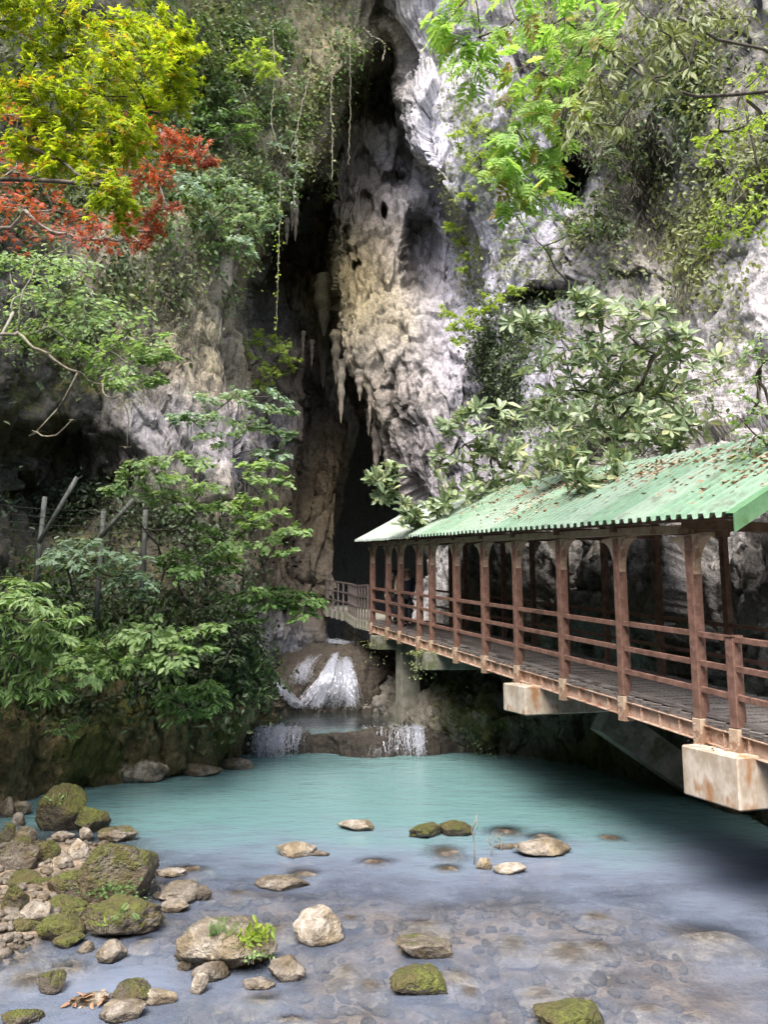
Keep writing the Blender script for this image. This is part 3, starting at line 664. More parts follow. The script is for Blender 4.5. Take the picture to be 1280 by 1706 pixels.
# roof sheets
RS = .56; RT = 2.45
def roof_pt(x, r, h=0.0): return (x, .36-r, EAVE+.05+RS*(r if r < 2.6 else 4.75-r*.83)+SL*x+h)
pitch = .2; nper = 4; x = -1.15; xe = (24.15-9.9)*1.0515; k_ = 0
roof = None
while x < xe:
    pale = x > 9.4
    n = min(nper, int((xe-x)/pitch)+1)
    prof = []
    for q in range(n):
        b0 = q*pitch
        for fx, fh in ((.0, 0), (.40, 0), (.50, .062), (.90, .062)): prof.append((b0+fx*pitch, fh))
    prof.append((n*pitch, 0))
    r0, r1 = -rng.uniform(0, .012), RT+rng.uniform(-.03, .04); V = []; Fs = []; lift = .006*(k_ % 2)+(.03 if not pale else 0)
    rs = np.linspace(r0, r1, 6)
    for r_ in rs:
        for px_, h_ in prof: V.append(roof_pt(px_+x, r_, h_+lift+.004*math.sin(r_*5+k_)))
    m_ = len(prof)
    for i in range(5):
        for j in range(m_-1): Fs.append((i*m_+j, i*m_+j+1, (i+1)*m_+j+1, (i+1)*m_+j))
    nV = len(V); V += [(a, b, c-.006) for a, b, c in V]; Fs += [tuple(q+nV for q in f[::-1]) for f in Fs]
    Fs += [(j+1, j, j+nV, j+1+nV) for j in range(m_-1)]
    o = part(MB().add(V, Fs), 'roof_sheet', 'roofp' if pale else 'roofg')
    x += n*pitch; k_ += 1
for x_ in np.arange(-1.15, xe, 1.6):  # back slope, added out of view to shut light off the walkway interior
    x2 = min(x_+1.6, xe); V = [roof_pt(x_, RT-.03, .03), roof_pt(x2, RT-.03, .03), (x2, .36-3.75, roof_pt(x2, RT)[2]-.62), (x_, .36-3.75, roof_pt(x_, RT)[2]-.62)]
    V += [(a, b, c_-.012) for a, b, c_ in V]; part(MB().add(V, [(0, 1, 2, 3), (7, 6, 5, 4), (0, 4, 5, 1), (1, 5, 6, 2), (2, 6, 7, 3), (3, 7, 4, 0)]), 'back_roof_light_block', 'roofg')
part(MB().add([roof_pt(9.30, -.02, .07), roof_pt(9.62, -.02, .07), roof_pt(9.62, RT, .09), roof_pt(9.30, RT, .09), roof_pt(9.30, -.02, .055), roof_pt(9.62, -.02, .055), roof_pt(9.62, RT, .075), roof_pt(9.30, RT, .075)], [(0, 1, 2, 3), (7, 6, 5, 4), (0, 4, 5, 1), (1, 5, 6, 2), (2, 6, 7, 3), (3, 7, 4, 0)]), 'ridge_flashing', 'flash')
m = MB(); P_ = [roof_pt(-1.20, -.04, .085), roof_pt(-1.20, RT, .085), roof_pt(-1.20, RT, -.14), roof_pt(-1.20, -.04, -.14)]
Q_ = [(x_+.02, y_, z_) for x_, y_, z_ in P_]; m.add(P_+Q_, [(0, 1, 2, 3), (7, 6, 5, 4), (0, 4, 5, 1), (1, 5, 6, 2), (2, 6, 7, 3), (3, 7, 4, 0)])
P_ = [roof_pt(-1.20, -.04, .085), roof_pt(-1.20, RT, .085), roof_pt(-1.06, RT, .092), roof_pt(-1.06, -.04, .092)]; Q_ = [(x_, y_, z_-.006) for x_, y_, z_ in P_]
m.add(P_+Q_, [(0, 1, 2, 3), (7, 6, 5, 4), (0, 4, 5, 1), (1, 5, 6, 2), (2, 6, 7, 3), (3, 7, 4, 0)]); part(m, 'barge_board', 'trim')
# concrete cross beams, struts and pier
def cbeam(x, y_out, ht, wd, mat='conc', strut=True, yin=-3.6):
    top = -.31
    m = MB().box(-wd/2, wd/2, yin, y_out, top-ht, top); o = part(m, 'concrete_beam', mat, loc=wl(x, 0, 0), bevel=.02)
    if strut:
        part(MB().bar((0, -1.5, top-ht-.12), (0, -3.7, top-ht-1.55), wd*.7, .34, (1, 0, 0)), 'concrete_strut', 'concd', o)
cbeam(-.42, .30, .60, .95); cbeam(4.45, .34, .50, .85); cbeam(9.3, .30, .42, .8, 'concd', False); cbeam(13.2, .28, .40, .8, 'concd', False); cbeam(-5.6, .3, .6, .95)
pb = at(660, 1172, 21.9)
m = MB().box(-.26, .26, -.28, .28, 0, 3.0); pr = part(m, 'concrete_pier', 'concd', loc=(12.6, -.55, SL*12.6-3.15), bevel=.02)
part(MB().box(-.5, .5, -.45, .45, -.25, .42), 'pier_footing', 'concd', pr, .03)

# uncovered footbridge that runs on into the cave
fb = thing('cave_footbridge', 'grey railed footbridge curving into the dark cave mouth', 'footbridge', tuple(wworld(PL[-1]+.5, 0, 0)))
fo = wworld(PL[-1]+.5, 0, 0)
pts = [np.array([0, 0, 0.]), at(594, 1030, 26.0)-fo, at(581, 1022, 28.2)-fo, at(547, 1014, 30)-fo, at(540, 1008, 36)-fo]
inn = np.array([1.5, .6, 0])
for a_, b_ in zip(pts[:-1], pts[1:]):
    L = np.linalg.norm(b_-a_); n = max(2, int(L/.45))
    for zz in (1.1, .74, .38): MB().bar(a_+(0, 0, zz), b_+(0, 0, zz), .05, .06).build('rail', MT['iron2'], fb)
    for q in range(n):
        p = a_+(b_-a_)*q/n; MB().box(-.03, .03, -.03, .03, -.25, 1.12).build('post', MT['iron2'], fb, tuple(p))
        MB().box(-.06, .06, -.06, .06, -.32, -.02).build('base_plate', MT['concd'], fb, tuple(p-np.array([.02, .05, 0])))
    MB().bar(a_+inn*.5+(0, 0, -.06), b_+inn*.5+(0, 0, -.06), 1.7, .1).build('deck', MT['concd'], fb)
    MB().bar(a_+(0, 0, -.18), b_+(0, 0, -.18), .08, .2).build('edge_beam', MT['concd'], fb)

# ================================================================== stones in the stream
def ico(sub):
    bm = bmesh.new(); bmesh.ops.create_icosphere(bm, subdivisions=sub, radius=1.0)
    V = np.array([v.co[:] for v in bm.verts]); Fc = np.array([[v.index for v in f.verts] for f in bm.faces]); bm.free(); return V, Fc
ICO = {k: ico(k) for k in (2, 3, 4, 5)}
def stone_mesh(W, D, H, seed, sub=4, angular=.5, lump=.36):
    V, Fc = ICO[sub]; r = np.random.default_rng(seed); o = r.uniform(-50, 50, 3)
    P = V*(1+lump*fbm(V*.9+o, 3)[:, None])
    for _ in range(int(4+9*angular)):
        n = r.normal(size=3); n /= np.linalg.norm(n); h = r.uniform(.62, .9)
        P = P-n*np.maximum(P@n-h, 0)[:, None]*.93
    P = P*(1+.07*fbm(V*4.5+o, 4, .65)[:, None]+.09*fbm(V*1.9+o, 4, .6, True)[:, None])
    P = P*np.array([W/2, D/2, H/2])/np.array([np.ptp(P[:, 0])/2, np.ptp(P[:, 1])/2, np.ptp(P[:, 2])/2])
    P[:, 2] -= P[:, 2].min()
    return fast_mesh('stone', P, Fc, True)
TOPS = {}
def stone(px, py, wpx, hpx, moss, tone, label=None, group=None, name='stone', seed=None, sink=.22, angular=.5, sub=4, key=None, dk=.8, z=0.0):
    yb = py+hpx/2-4; base = on_z(px, min(yb, 1745), z); dist = np.linalg.norm(base-CAM); W = wpx/F*dist; D = W*dk*(.72 if hpx/wpx < .42 else 1)
    el = (CAM[2])/dist; H = max(.15*W, (hpx/F*dist-D*el*.55)/math.sqrt(1-el*el)); H2 = H/(1-sink)
    s = seed if seed is not None else int(px*7+py*13)
    o = link(name, stone_mesh(W, D, H2, s, sub, angular), MS, None, (base[0], base[1]+D/2*.8, z-H2*sink))
    o.rotation_euler = (0, 0, (s % 7-3)*.06); o['moss'] = float(moss)*.93; o['tone'] = float(tone); o['wet'] = 0.0
    tag(o, label, 'stone', group)
    if key: TOPS[key] = o
    return o
ZA = lambda x, y, w_, h: (x/2.909, 1280+y/2.909, w_/2.909, h/2.909)
ZB = lambda x, y, w_, h: (240+x/3.2, 1340+y/3.2, w_/3.2, h/3.2)
ZC = lambda x, y, w_, h: (600+x/1.882, 1340+y/1.882, w_/1.882, h/1.882)
G1 = 'stones heaped along the left bank'; G2 = 'stones standing in the shallow stream'
for zz, moss, tone, lab, kw in [
 (ZA(270, 225, 205, 200), .85, .2, 'tall mossy boulder with seedlings on top, farthest of the left bank heap', dict(name='boulder', key='tall', dk=.7)),
 (ZA(410, 270, 155, 120), .8, .25, 'mossy dome shaped boulder just right of the tall seedling boulder', dict(name='boulder')),
 (ZA(540, 338, 180, 72), .5, .55, 'low stone with mossy crown and white foot reaching into turquoise water', {}),
 (ZA(290, 345, 105, 42), .35, .6, 'flat pale stone with green film below the tall mossy boulder', {}),
 (ZA(405, 335, 62, 58), .25, .7, 'small pale block beneath the mossy dome boulder', {}),
 (ZA(195, 430, 130, 100), .85, .1, 'dark moss covered stone left of the white cobbles', {}),
 (ZA(360, 425, 110, 100), 0, .95, 'angular cream white stone standing upright among grey cobbles', dict(angular=.9)),
 (ZA(272, 447, 105, 48), 0, .95, 'flat white cobble lying against the angular cream stone', {}),
 (ZA(285, 482, 92, 66), 0, .85, 'rounded white cobble below the flat white one', dict(angular=.2)),
 (ZA(200, 488, 52, 34), 0, .9, 'small white pebble left of the white cobbles', dict(angular=.2)),
 (ZA(60, 450, 145, 145), .55, .35, 'broad olive boulder at the left picture edge beside dark moss stone', dict(name='boulder')),
 (ZA(100, 355, 92, 82), .45, .45, 'olive grey boulder left of the tall mossy boulder', dict(name='boulder')),
 (ZA(75, 265, 62, 54), .1, .6, 'grey speckled stone near the top of the left heap', {}),
 (ZA(90, 212, 82, 62), .3, .65, 'tan flat stone on top of the left heap', {}),
 (ZA(25, 210, 62, 84), .4, .5, 'buff stone cut by the left edge at the top of the heap', {}),
 (ZA(20, 350, 74, 95), .75, .25, 'mossy stone cut by the left edge halfway up the heap', {}),
 (ZA(515, 560, 335, 275), .74, .5, 'largest boulder of the left bank, mossy with white patches and a leafy cushion', dict(name='boulder', key='big', sub=5, dk=.75)),
 (ZA(555, 440, 110, 60), .3, .75, 'pale lichened rock behind the largest left bank boulder', {}),
 (ZA(700, 518, 88, 66), .8, .2, 'small mossy cube stone right of the largest boulder', dict(angular=.9)),
 (ZA(545, 762, 335, 170), .7, .35, 'long mossy boulder with small ferns overhanging the stream', dict(name='boulder', key='long', sub=5)),
 (ZA(310, 607, 195, 122), .75, .3, 'brown mossy boulder left of the largest boulder', dict(name='boulder')),
 (ZA(95, 566, 145, 84), .85, .2, 'moss capped stone below the broad olive boulder', {}),
 (ZA(195, 582, 125, 62), .8, .25, 'low mossy stone between the moss capped stone and brown mossy boulder', {}),
 (ZA(40, 682, 115, 150), .8, .25, 'green mossy boulder cut by the left edge in the lower heap', dict(name='boulder')),
 (ZA(148, 640, 130, 44), .1, .8, 'flat pale slab lying over mossy stones', dict(dk=.5)),
 (ZA(140, 672, 130, 54), .75, .3, 'mossy stone directly under the flat pale slab', {}),
 (ZA(150, 728, 140, 104), .3, .6, 'blocky grey green stone with lichen, in the middle of the lower heap', dict(angular=.8)),
 (ZA(282, 695, 165, 84), .85, .25, 'low rounded moss stone right of the blocky grey green stone', dict(angular=.2)),
 (ZA(310, 742, 92, 72), .85, .25, 'small moss hump above the bright green moss stone', dict(angular=.2)),
 (ZA(265, 798, 195, 112), .98, .3, 'brightest green moss stone at the water edge of the heap', dict(angular=.2)),
 (ZA(312, 856, 125, 56), .9, .2, 'wet moss slab half in water below the brightest moss stone', dict(angular=.2)),
 (ZA(90, 786, 132, 62), .85, .2, 'low moss stone at the left below the blocky stone', dict(angular=.2)),
 (ZA(375, 726, 78, 58), .7, .3, 'mossy wedge stone against the long fern boulder', {}),
 (ZA(440, 702, 62, 52), .75, .3, 'small mossy stone tucked behind the long fern boulder', {}),
 (ZA(405, 886, 68, 46), .05, .45, 'grey cobble in the water below the long fern boulder', dict(angular=.2)),
 (ZA(525, 915, 120, 84), .15, .35, 'rough brown stone in the water below the long fern boulder', {}),
 (ZA(850, 625, 175, 84), .35, .4, 'olive wedge shaped stone in the stream right of the heap', dict(angular=.9)),
 (ZA(838, 686, 135, 60), .05, .5, 'wet tan stone in front of the olive wedge stone', {}),
 (ZA(978, 622, 82, 62), 0, .12, 'dark brown pointed stone right of the olive wedge stone', dict(angular=.9)),
 (ZA(762, 632, 52, 36), 0, .1, 'small black stone left of the olive wedge stone', {}),
 (ZA(822, 522, 135, 42), .1, .5, 'flat grey stone lapped by water right of the mossy cube', dict(angular=.3)),
 (ZA(225, 1066, 125, 84), .6, .2, 'lone small mossy stone in the shallow at the lower left', {}),
 (ZA(625, 1126, 175, 96), .55, .25, 'mossy brown stone between two littered ledges at the bottom left', {}),
 (ZA(750, 1128, 155, 62), .1, .55, 'jagged pale ledge with fallen leaves right of the mossy brown stone', dict(angular=.9)),
 (ZA(430, 1140, 150, 52), .1, .55, 'low ledge littered with yellow and pink leaves at the bottom left', dict(key='litter')),
 (ZA(570, 1205, 185, 84), .1, .4, 'wet grey slab at the bottom edge under the mossy brown stone', {}),
 (ZA(85, 1232, 155, 54), .6, .25, 'mossy slab cut by the bottom left corner', {}),
 (ZB(420, 790, 470, 270), .45, .6, 'large overhanging rock crowned with ferns and leafy plants in the shallow', dict(name='boulder', key='planter', sub=5, dk=.75)),
 (ZB(340, 922, 175, 92), .15, .4, 'smooth olive cobble under the fern crowned rock', dict(angular=.1)),
 (ZB(285, 985, 78, 84), .05, .75, 'pale angular stone standing below the smooth olive cobble', dict(angular=.9)),
 (ZB(205, 832, 105, 62), 0, .08, 'black wet stone under the left tip of the fern crowned rock', {}),
 (ZB(212, 880, 84, 44), 0, .45, 'ochre pebble in the water left of the smooth olive cobble', dict(angular=.1)),
 (ZB(595, 982, 155, 48), 0, .5, 'low jagged wet stone below the right side of the fern crowned rock', dict(angular=.9)),
 (ZB(735, 908, 175, 112), .25, .35, 'speckled brown stone right of the fern crowned rock', {}),
 (ZB(925, 682, 245, 172), .25, .72, 'round stone with whitish top and mossy skirt in mid stream', dict(name='boulder', key='white', angular=.3)),
 (ZB(800, 262, 210, 72), .25, .68, 'tan flat stone with mossy top in the blue water left of centre', {}),
 (ZB(930, 276, 110, 30), .15, .35, 'brown tail stone at the waterline beside the tan flat stone', {}),
 (ZB(730, 442, 275, 58), .3, .4, 'long low brown slab awash below the tan flat stone', dict(angular=.3)),
 (ZB(1140, 128, 190, 62), .15, .72, 'pale humped stone farthest out in the turquoise water', {}),
 (ZC(210, 92, 104, 46), .85, .3, 'left one of two touching moss topped stones in the pool', {}),
 (ZC(305, 86, 104, 50), .85, .35, 'right one of two touching moss topped stones in the pool', {}),
 (ZC(580, 146, 175, 54), .2, .62, 'flat tan stone by the dead twigs in the pool', {}),
 (ZC(390, 196, 46, 34), 0, .9, 'small white pointed stone beneath the dead twigs', dict(angular=.9)),
 (ZC(475, 212, 98, 32), 0, .78, 'low pinkish white stone right of the white pointed one', {}),
 (ZC(455, 141, 60, 16), .1, .3, 'thin brown stone just showing left of the flat tan stone', {}),
 (ZC(195, 468, 165, 58), .45, .45, 'low speckled grey green stone in the near stream', {}),
 (ZC(195, 574, 155, 78), .85, .4, 'moss capped stone with pale foot near the bottom centre', dict(key='mosscap')),
 (ZC(678, 690, 185, 84), .95, .45, 'bright yellow green moss stone cut by the bottom edge', {}),
 ]: stone(*zz, moss, tone, lab, G1 if zz[0] < 245 and zz[1] < 1600 else G2, **kw)
for zz, moss, tone, lab, kw in [
 ((215, 1290, 115, 40), .25, .62, 'long pale ledge at the foot of the left rock wall', dict(dk=.5)), ((150, 1303, 46, 20), .1, .7, 'small pale stone at the left end of the pale ledge', {}), ((112, 1306, 34, 20), .2, .5, 'grey stone at the waterline left of the pale ledge', {}),
 ((70, 1312, 40, 22), .2, .45, 'dull stone at the waterline behind the tall mossy boulder', {}), ((28, 1318, 46, 28), .3, .5, 'pale stone at the foot of the rock wall by the left edge', {}), ((330, 1287, 70, 22), .4, .35, 'brown stone at the waterline right of the pale ledge', dict(dk=.5)),
 ((432, 1246, 22, 18), .1, .08, 'black wet stone at the rock corner beside the left cascade', {}), ((395, 1278, 50, 18), .3, .35, 'low stone at the waterline near the rock corner', dict(dk=.5)),
 ((590, 1052, 34, 40), .5, .4, 'mossy boulder under the footbridge above the waterfall', dict(z=1.7)), ((598, 1088, 32, 34), .3, .3, 'dark boulder on the right brink of the waterfall', dict(z=1.3)),
 ]: stone(*zz, moss, tone, lab, 'stones along the foot of the rocks', **kw)
# stones that lie just under the surface
SUNK = []
def sunk(px, py, wpx, hpx, lab, tone=.42, top=-.015, i=0):
    c = on_z(px, py, 0); dist = np.linalg.norm(c-CAM); W = wpx/F*dist; D = max(W*.5, hpx/F*dist/(CAM[2]/dist)); H = .35*W
    o = link('submerged_stone', stone_mesh(W*1.15, D*1.15, H, i+900, 4, .3), MS, None, (c[0], c[1], top-H)); o['moss'] = .0; o['tone'] = tone
    tag(o, lab, 'stone', 'stones lying under the stream surface'); SUNK.append((c[0], c[1], W/2, D/2, H, top))
for i, (zz, lab) in enumerate([
 (ZC(460, 82, 85, 26), 'brown submerged stone behind the dead twigs'), (ZC(580, 100, 80, 22), 'submerged stone behind the flat tan stone in the pool'), (ZC(790, 104, 60, 16), 'small submerged stone farthest right in the pool'),
 (ZC(270, 150, 90, 40), 'submerged stone below the two touching moss topped stones'), (ZC(45, 178, 84, 20), 'flat submerged stone left of the two touching moss topped stones'), (ZC(275, 198, 80, 22), 'submerged stone left of the white pointed stone'),
 (ZC(200, 372, 160, 46), 'wide submerged stone above the low speckled stone'), (ZC(742, 352, 115, 32), 'submerged stone right of centre with orange top'), (ZC(1065, 404, 300, 66), 'long slanting submerged slab at the right'),
 (ZC(650, 458, 160, 96), 'large orange brown submerged stone in the right shallows'), (ZC(742, 438, 115, 44), 'submerged stone touching the large orange brown one'), (ZC(570, 588, 135, 64), 'submerged stone between moss capped stone and yellow moss stone'),
 (ZC(905, 640, 150, 46), 'submerged stone at the lower right'), (ZC(1060, 660, 120, 40), 'submerged slab at the bottom right'), (ZC(300, 540, 150, 60), 'submerged stone behind the moss capped stone'), (ZC(345, 582, 70, 48), 'small submerged stone right of the moss capped stone'),
 (ZC(35, 572, 100, 56), 'submerged stone left of the moss capped stone'), (ZC(700, 622, 110, 60), 'submerged stone behind the yellow moss stone'), (ZC(480, 430, 130, 70), 'submerged stone in mid shallows left of the orange brown one'),
 (ZA(905, 488, 240, 42), 'dark submerged slab behind the flat grey stone'), (ZB(840, 370, 190, 50), 'submerged stone under the tan flat stone'), (ZB(500, 470, 130, 36), 'submerged stone left of the long low slab'), (ZB(1100, 600, 110, 40), 'submerged stone right of the white topped stone'),
 (ZB(700, 660, 190, 90), 'submerged stone behind the white topped stone'), (ZB(1080, 880, 190, 110), 'broad submerged stone below the white topped stone'), (ZB(1200, 960, 150, 80), 'submerged reddish stone near the bottom centre'),
 (ZB(640, 1030, 260, 70), 'submerged ledge below the fern crowned rock'), (ZB(780, 1140, 260, 60), 'submerged slab at the bottom edge'), (ZA(330, 960, 240, 70), 'submerged slab off the left heap'), (ZA(90, 920, 220, 90), 'pinkish submerged slab at the left edge'),
 (ZA(140, 1010, 200, 80), 'submerged slab above the lone mossy stone'), (ZA(700, 830, 120, 50), 'submerged stone right of the long fern boulder'), (ZA(760, 750, 160, 50), 'submerged stone below the wet tan stone')]):
    sunk(*zz, lab, .8+.2*((i*37) % 10)/10, .014 if zz[1] < 1460 else -.012-.03*((i*13) % 5)/5, i)
# uncountable small cobbles of the bar and shallows
r = np.random.default_rng(5); V = []; Fs = []; b = 0; Vi, Fi = ICO[2]; n = 0
while n < 2300:
    q = r.random()
    if q < .42: px, py = r.uniform(-260, 330), r.uniform(1370, 1660)
    elif q < .9: px, py = r.uniform(-20, 1150), r.uniform(1450, 1760)
    else: px, py = r.uniform(120, 260), r.uniform(1300, 1480)
    c = on_z(px, py, 0); s = r.uniform(.025, .075)*(1.5 if r.random() < .2 else 1); z = bed_z(np.array([c[0]]), np.array([c[1]]))[0]
    P = Vi*(1+.25*fbm(Vi*1.1+r.uniform(-50, 50, 3), 2)[:, None])*np.array([1, r.uniform(.6, 1), r.uniform(.4, .7)])*s
    a_ = r.uniform(0, 6.3); P = P@np.array([[math.cos(a_), math.sin(a_), 0], [-math.sin(a_), math.cos(a_), 0], [0, 0, 1]])
    V.append(P+np.array([c[0], c[1], max(z+s*.25, -.16)])); Fs.append(Fi+b); b += len(Vi); n += 1
o = link('gravel', fast_mesh('gravel', np.concatenate(V), np.concatenate(Fs), True), MS); o['moss'] = .3; o['tone'] = .36; tag(o, 'loose cobbles and gravel between the stones of the shallow', 'gravel', None, 'stuff')

# water surface: its murk grows with the depth of water over bed and stones
xw = np.concatenate([np.linspace(-14, -6, 30)[:-1], np.linspace(-6, 6, 330), np.linspace(6, 14, 30)[1:]]); yw = np.concatenate([np.linspace(-8, 4, 30)[:-1], np.linspace(4, 13, 300), np.linspace(13, 27, 70)[1:]])
X, Y = np.meshgrid(xw, yw); dep = np.clip(-bed_z(X, Y), 0, 3)
for sx, sy, a_, b_, h_, tp_ in SUNK:
    e = ((X-sx)/a_)**2+((Y-sy)/b_)**2; e = e*(1+.5*fbm(np.stack([X*2.2, Y*2.2, 0*X+sx], -1), 2)); dep = np.minimum(dep, -tp_+.20*np.clip(e, 0, 30))
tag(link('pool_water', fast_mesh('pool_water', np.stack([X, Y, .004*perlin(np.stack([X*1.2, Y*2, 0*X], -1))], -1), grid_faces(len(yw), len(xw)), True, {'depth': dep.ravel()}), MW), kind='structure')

# ================================================================== plants
def T_ovate(wd, wid=.4, fold=.06, droop=.10):
    ys = [0, .22, .5, .78, 1.0]; ws = [0, wd*.75, wd, wd*.55, 0] if wid < .5 else [0, wd*.45, wd*.85, wd, 0]
    V = [(0, 0, 0)]; 
    for y_, w_ in zip(ys[1:-1], ws[1:-1]): V += [(-w_, y_, fold-droop*y_*y_), (0, y_, -droop*y_*y_), (w_, y_, fold-droop*y_*y_)]
    V.append((0, 1, -droop*1.15)); Fs = [(0, 2, 1), (0, 3, 2)]
    for i in range(2):
        a = 1+3*i; Fs += [(a, a+1, a+4), (a, a+4, a+3), (a+1, a+2, a+5), (a+1, a+5, a+4)]
    Fs += [(7, 8, 10), (8, 9, 10)]
    return np.array(V, float), np.array(Fs)
def T_maple():
    ang = [0, 36, 74, 116]; ln = [1, .92, .74, .42]; V = [(0, 0, 0)]; pts = []
    for i in range(3, -1, -1): pts.append((-ang[i], ln[i])); pts.append((-(ang[i]+(ang[i-1] if i else 0))/2-.01, .36)) if i else None
    left = pts; right = [(-a, l) for a, l in pts[:-1]][::-1]
    for a, l in left+right:
        t = math.radians(a); V.append((l*math.sin(t), l*math.cos(t), -.16*l*l+(.05 if l < .4 else 0)))
    n = len(V); return np.array(V), np.array([(0, i+1, i) for i in range(1, n-1)])
def T_star():                                    # small maple leaf, five lobes, fewer faces
    V = [(0, 0, 0)]
    for a, l in [(-105, .5), (-80, .3), (-50, .9), (-25, .34), (0, 1), (25, .34), (50, .9), (80, .3), (105, .5)]:
        t = math.radians(a); V.append((l*math.sin(t), l*math.cos(t), -.14*l*l))
    return np.array(V), np.array([(0, i+1, i) for i in range(1, 9)])
def T_pinnate(n=4, wd=.09, ll=.50):
    Lv, Lf = T_ovate(.21, .4, .05, .12); V = []; Fs = []; b = 0
    items = [(0, .95, 0, ll)]+[(s*.01, .22+.68*i/(n-1), s*62, ll*(.75+.35*math.sin(math.pi*(i+1)/n))) for i in range(n) for s in (-1, 1)]
    for x, y_, a, l in items:
        t = math.radians(-a); R = np.array([[math.cos(t), -math.sin(t), 0], [math.sin(t), math.cos(t), 0], [0, 0, 1]])
        V.append((Lv*l)@R.T+np.array([x, y_, -.22*y_*y_])); Fs.append(Lf+b); b += len(Lv)
    V.append(np.array([(-.008, 0, 0), (.008, 0, 0), (.006, 1, -.22), (-.006, 1, -.22)])); Fs.append(np.array([(0, 1, 2), (0, 2, 3)])+b)
    return np.concatenate(V), np.concatenate(Fs)
def T_frond(n=13):
    V = []; Fs = []; b = 0
    for i in range(n):
        y_ = .12+.85*i/n; l = .30*math.sin(math.pi*(.15+.85*(1-i/n)))**.8+.02
        for s in (-1, 1):
            q = np.array([(0, y_-.014, 0), (0, y_+.016, 0), (s*l, y_+.10, -.05), (s*l*.6, y_+.012, .01)]); q[:, 2] += .25*y_-.55*y_*y_
            V.append(q); Fs.append(np.array([(0, 1, 2), (0, 2, 3)])+b); b += 4
    return np.concatenate(V), np.concatenate(Fs)
TP = {'ovate': T_ovate(.27), 'round': T_ovate(.36, .4, .04, .08), 'obl': T_ovate(.17, .6, .05, .12), 'lance': T_ovate(.14, .4, .04, .15), 'strand': T_ovate(.035, .4, .01, .1), 'maple': T_maple(), 'star': T_star(), 'pin': T_pinnate(), 'frond': T_frond(),
      'tiny': (np.array([(0, 0, 0), (-.3, .5, .05), (0, 1, -.05), (.3, .5, .05)]), np.array([(0, 2, 1), (0, 3, 2)]))}
def nrm(a): return a/(np.linalg.norm(a, axis=-1, keepdims=True)+1e-9)
def frames(head, nor):
    Yv = nrm(head); Zv = nrm(nor-(nor*Yv).sum(-1, keepdims=True)*Yv); Xv = np.cross(Yv, Zv); return np.stack([Xv, Yv, Zv], -1)
def leaf_mesh(name, tp, pos, Rm, size, r):
    V, Fc = TP[tp]; n = len(pos)
    W = np.einsum('nij,kj->nki', Rm, V)*size[:, None, None]+pos[:, None, :]
    Fa = Fc[None]+(np.arange(n)*len(V))[:, None, None]
    return fast_mesh(name, W.reshape(-1, 3), Fa.reshape(-1, 3), False, {'tint': np.repeat(r.random(n), len(V))})
_shared = {}
def leaf_objs(root, tp, mat, pos, Rm, size):
    key = (tp, mat.name)
    if key not in _shared:
        me = fast_mesh('leaf', TP[tp][0], TP[tp][1]); me.materials.append(mat); _shared[key] = me
    me = _shared[key]
    for p, R, s in zip(pos, Rm, size):
        o = bpy.data.objects.new('leaf', me); COL.objects.link(o); o.parent = root
        M = Matrix([[*(R[i]*s), p[i]] for i in range(3)]+[[0, 0, 0, 1]]); o.matrix_basis = M
OUTW = np.array([.05, -.55, .75])
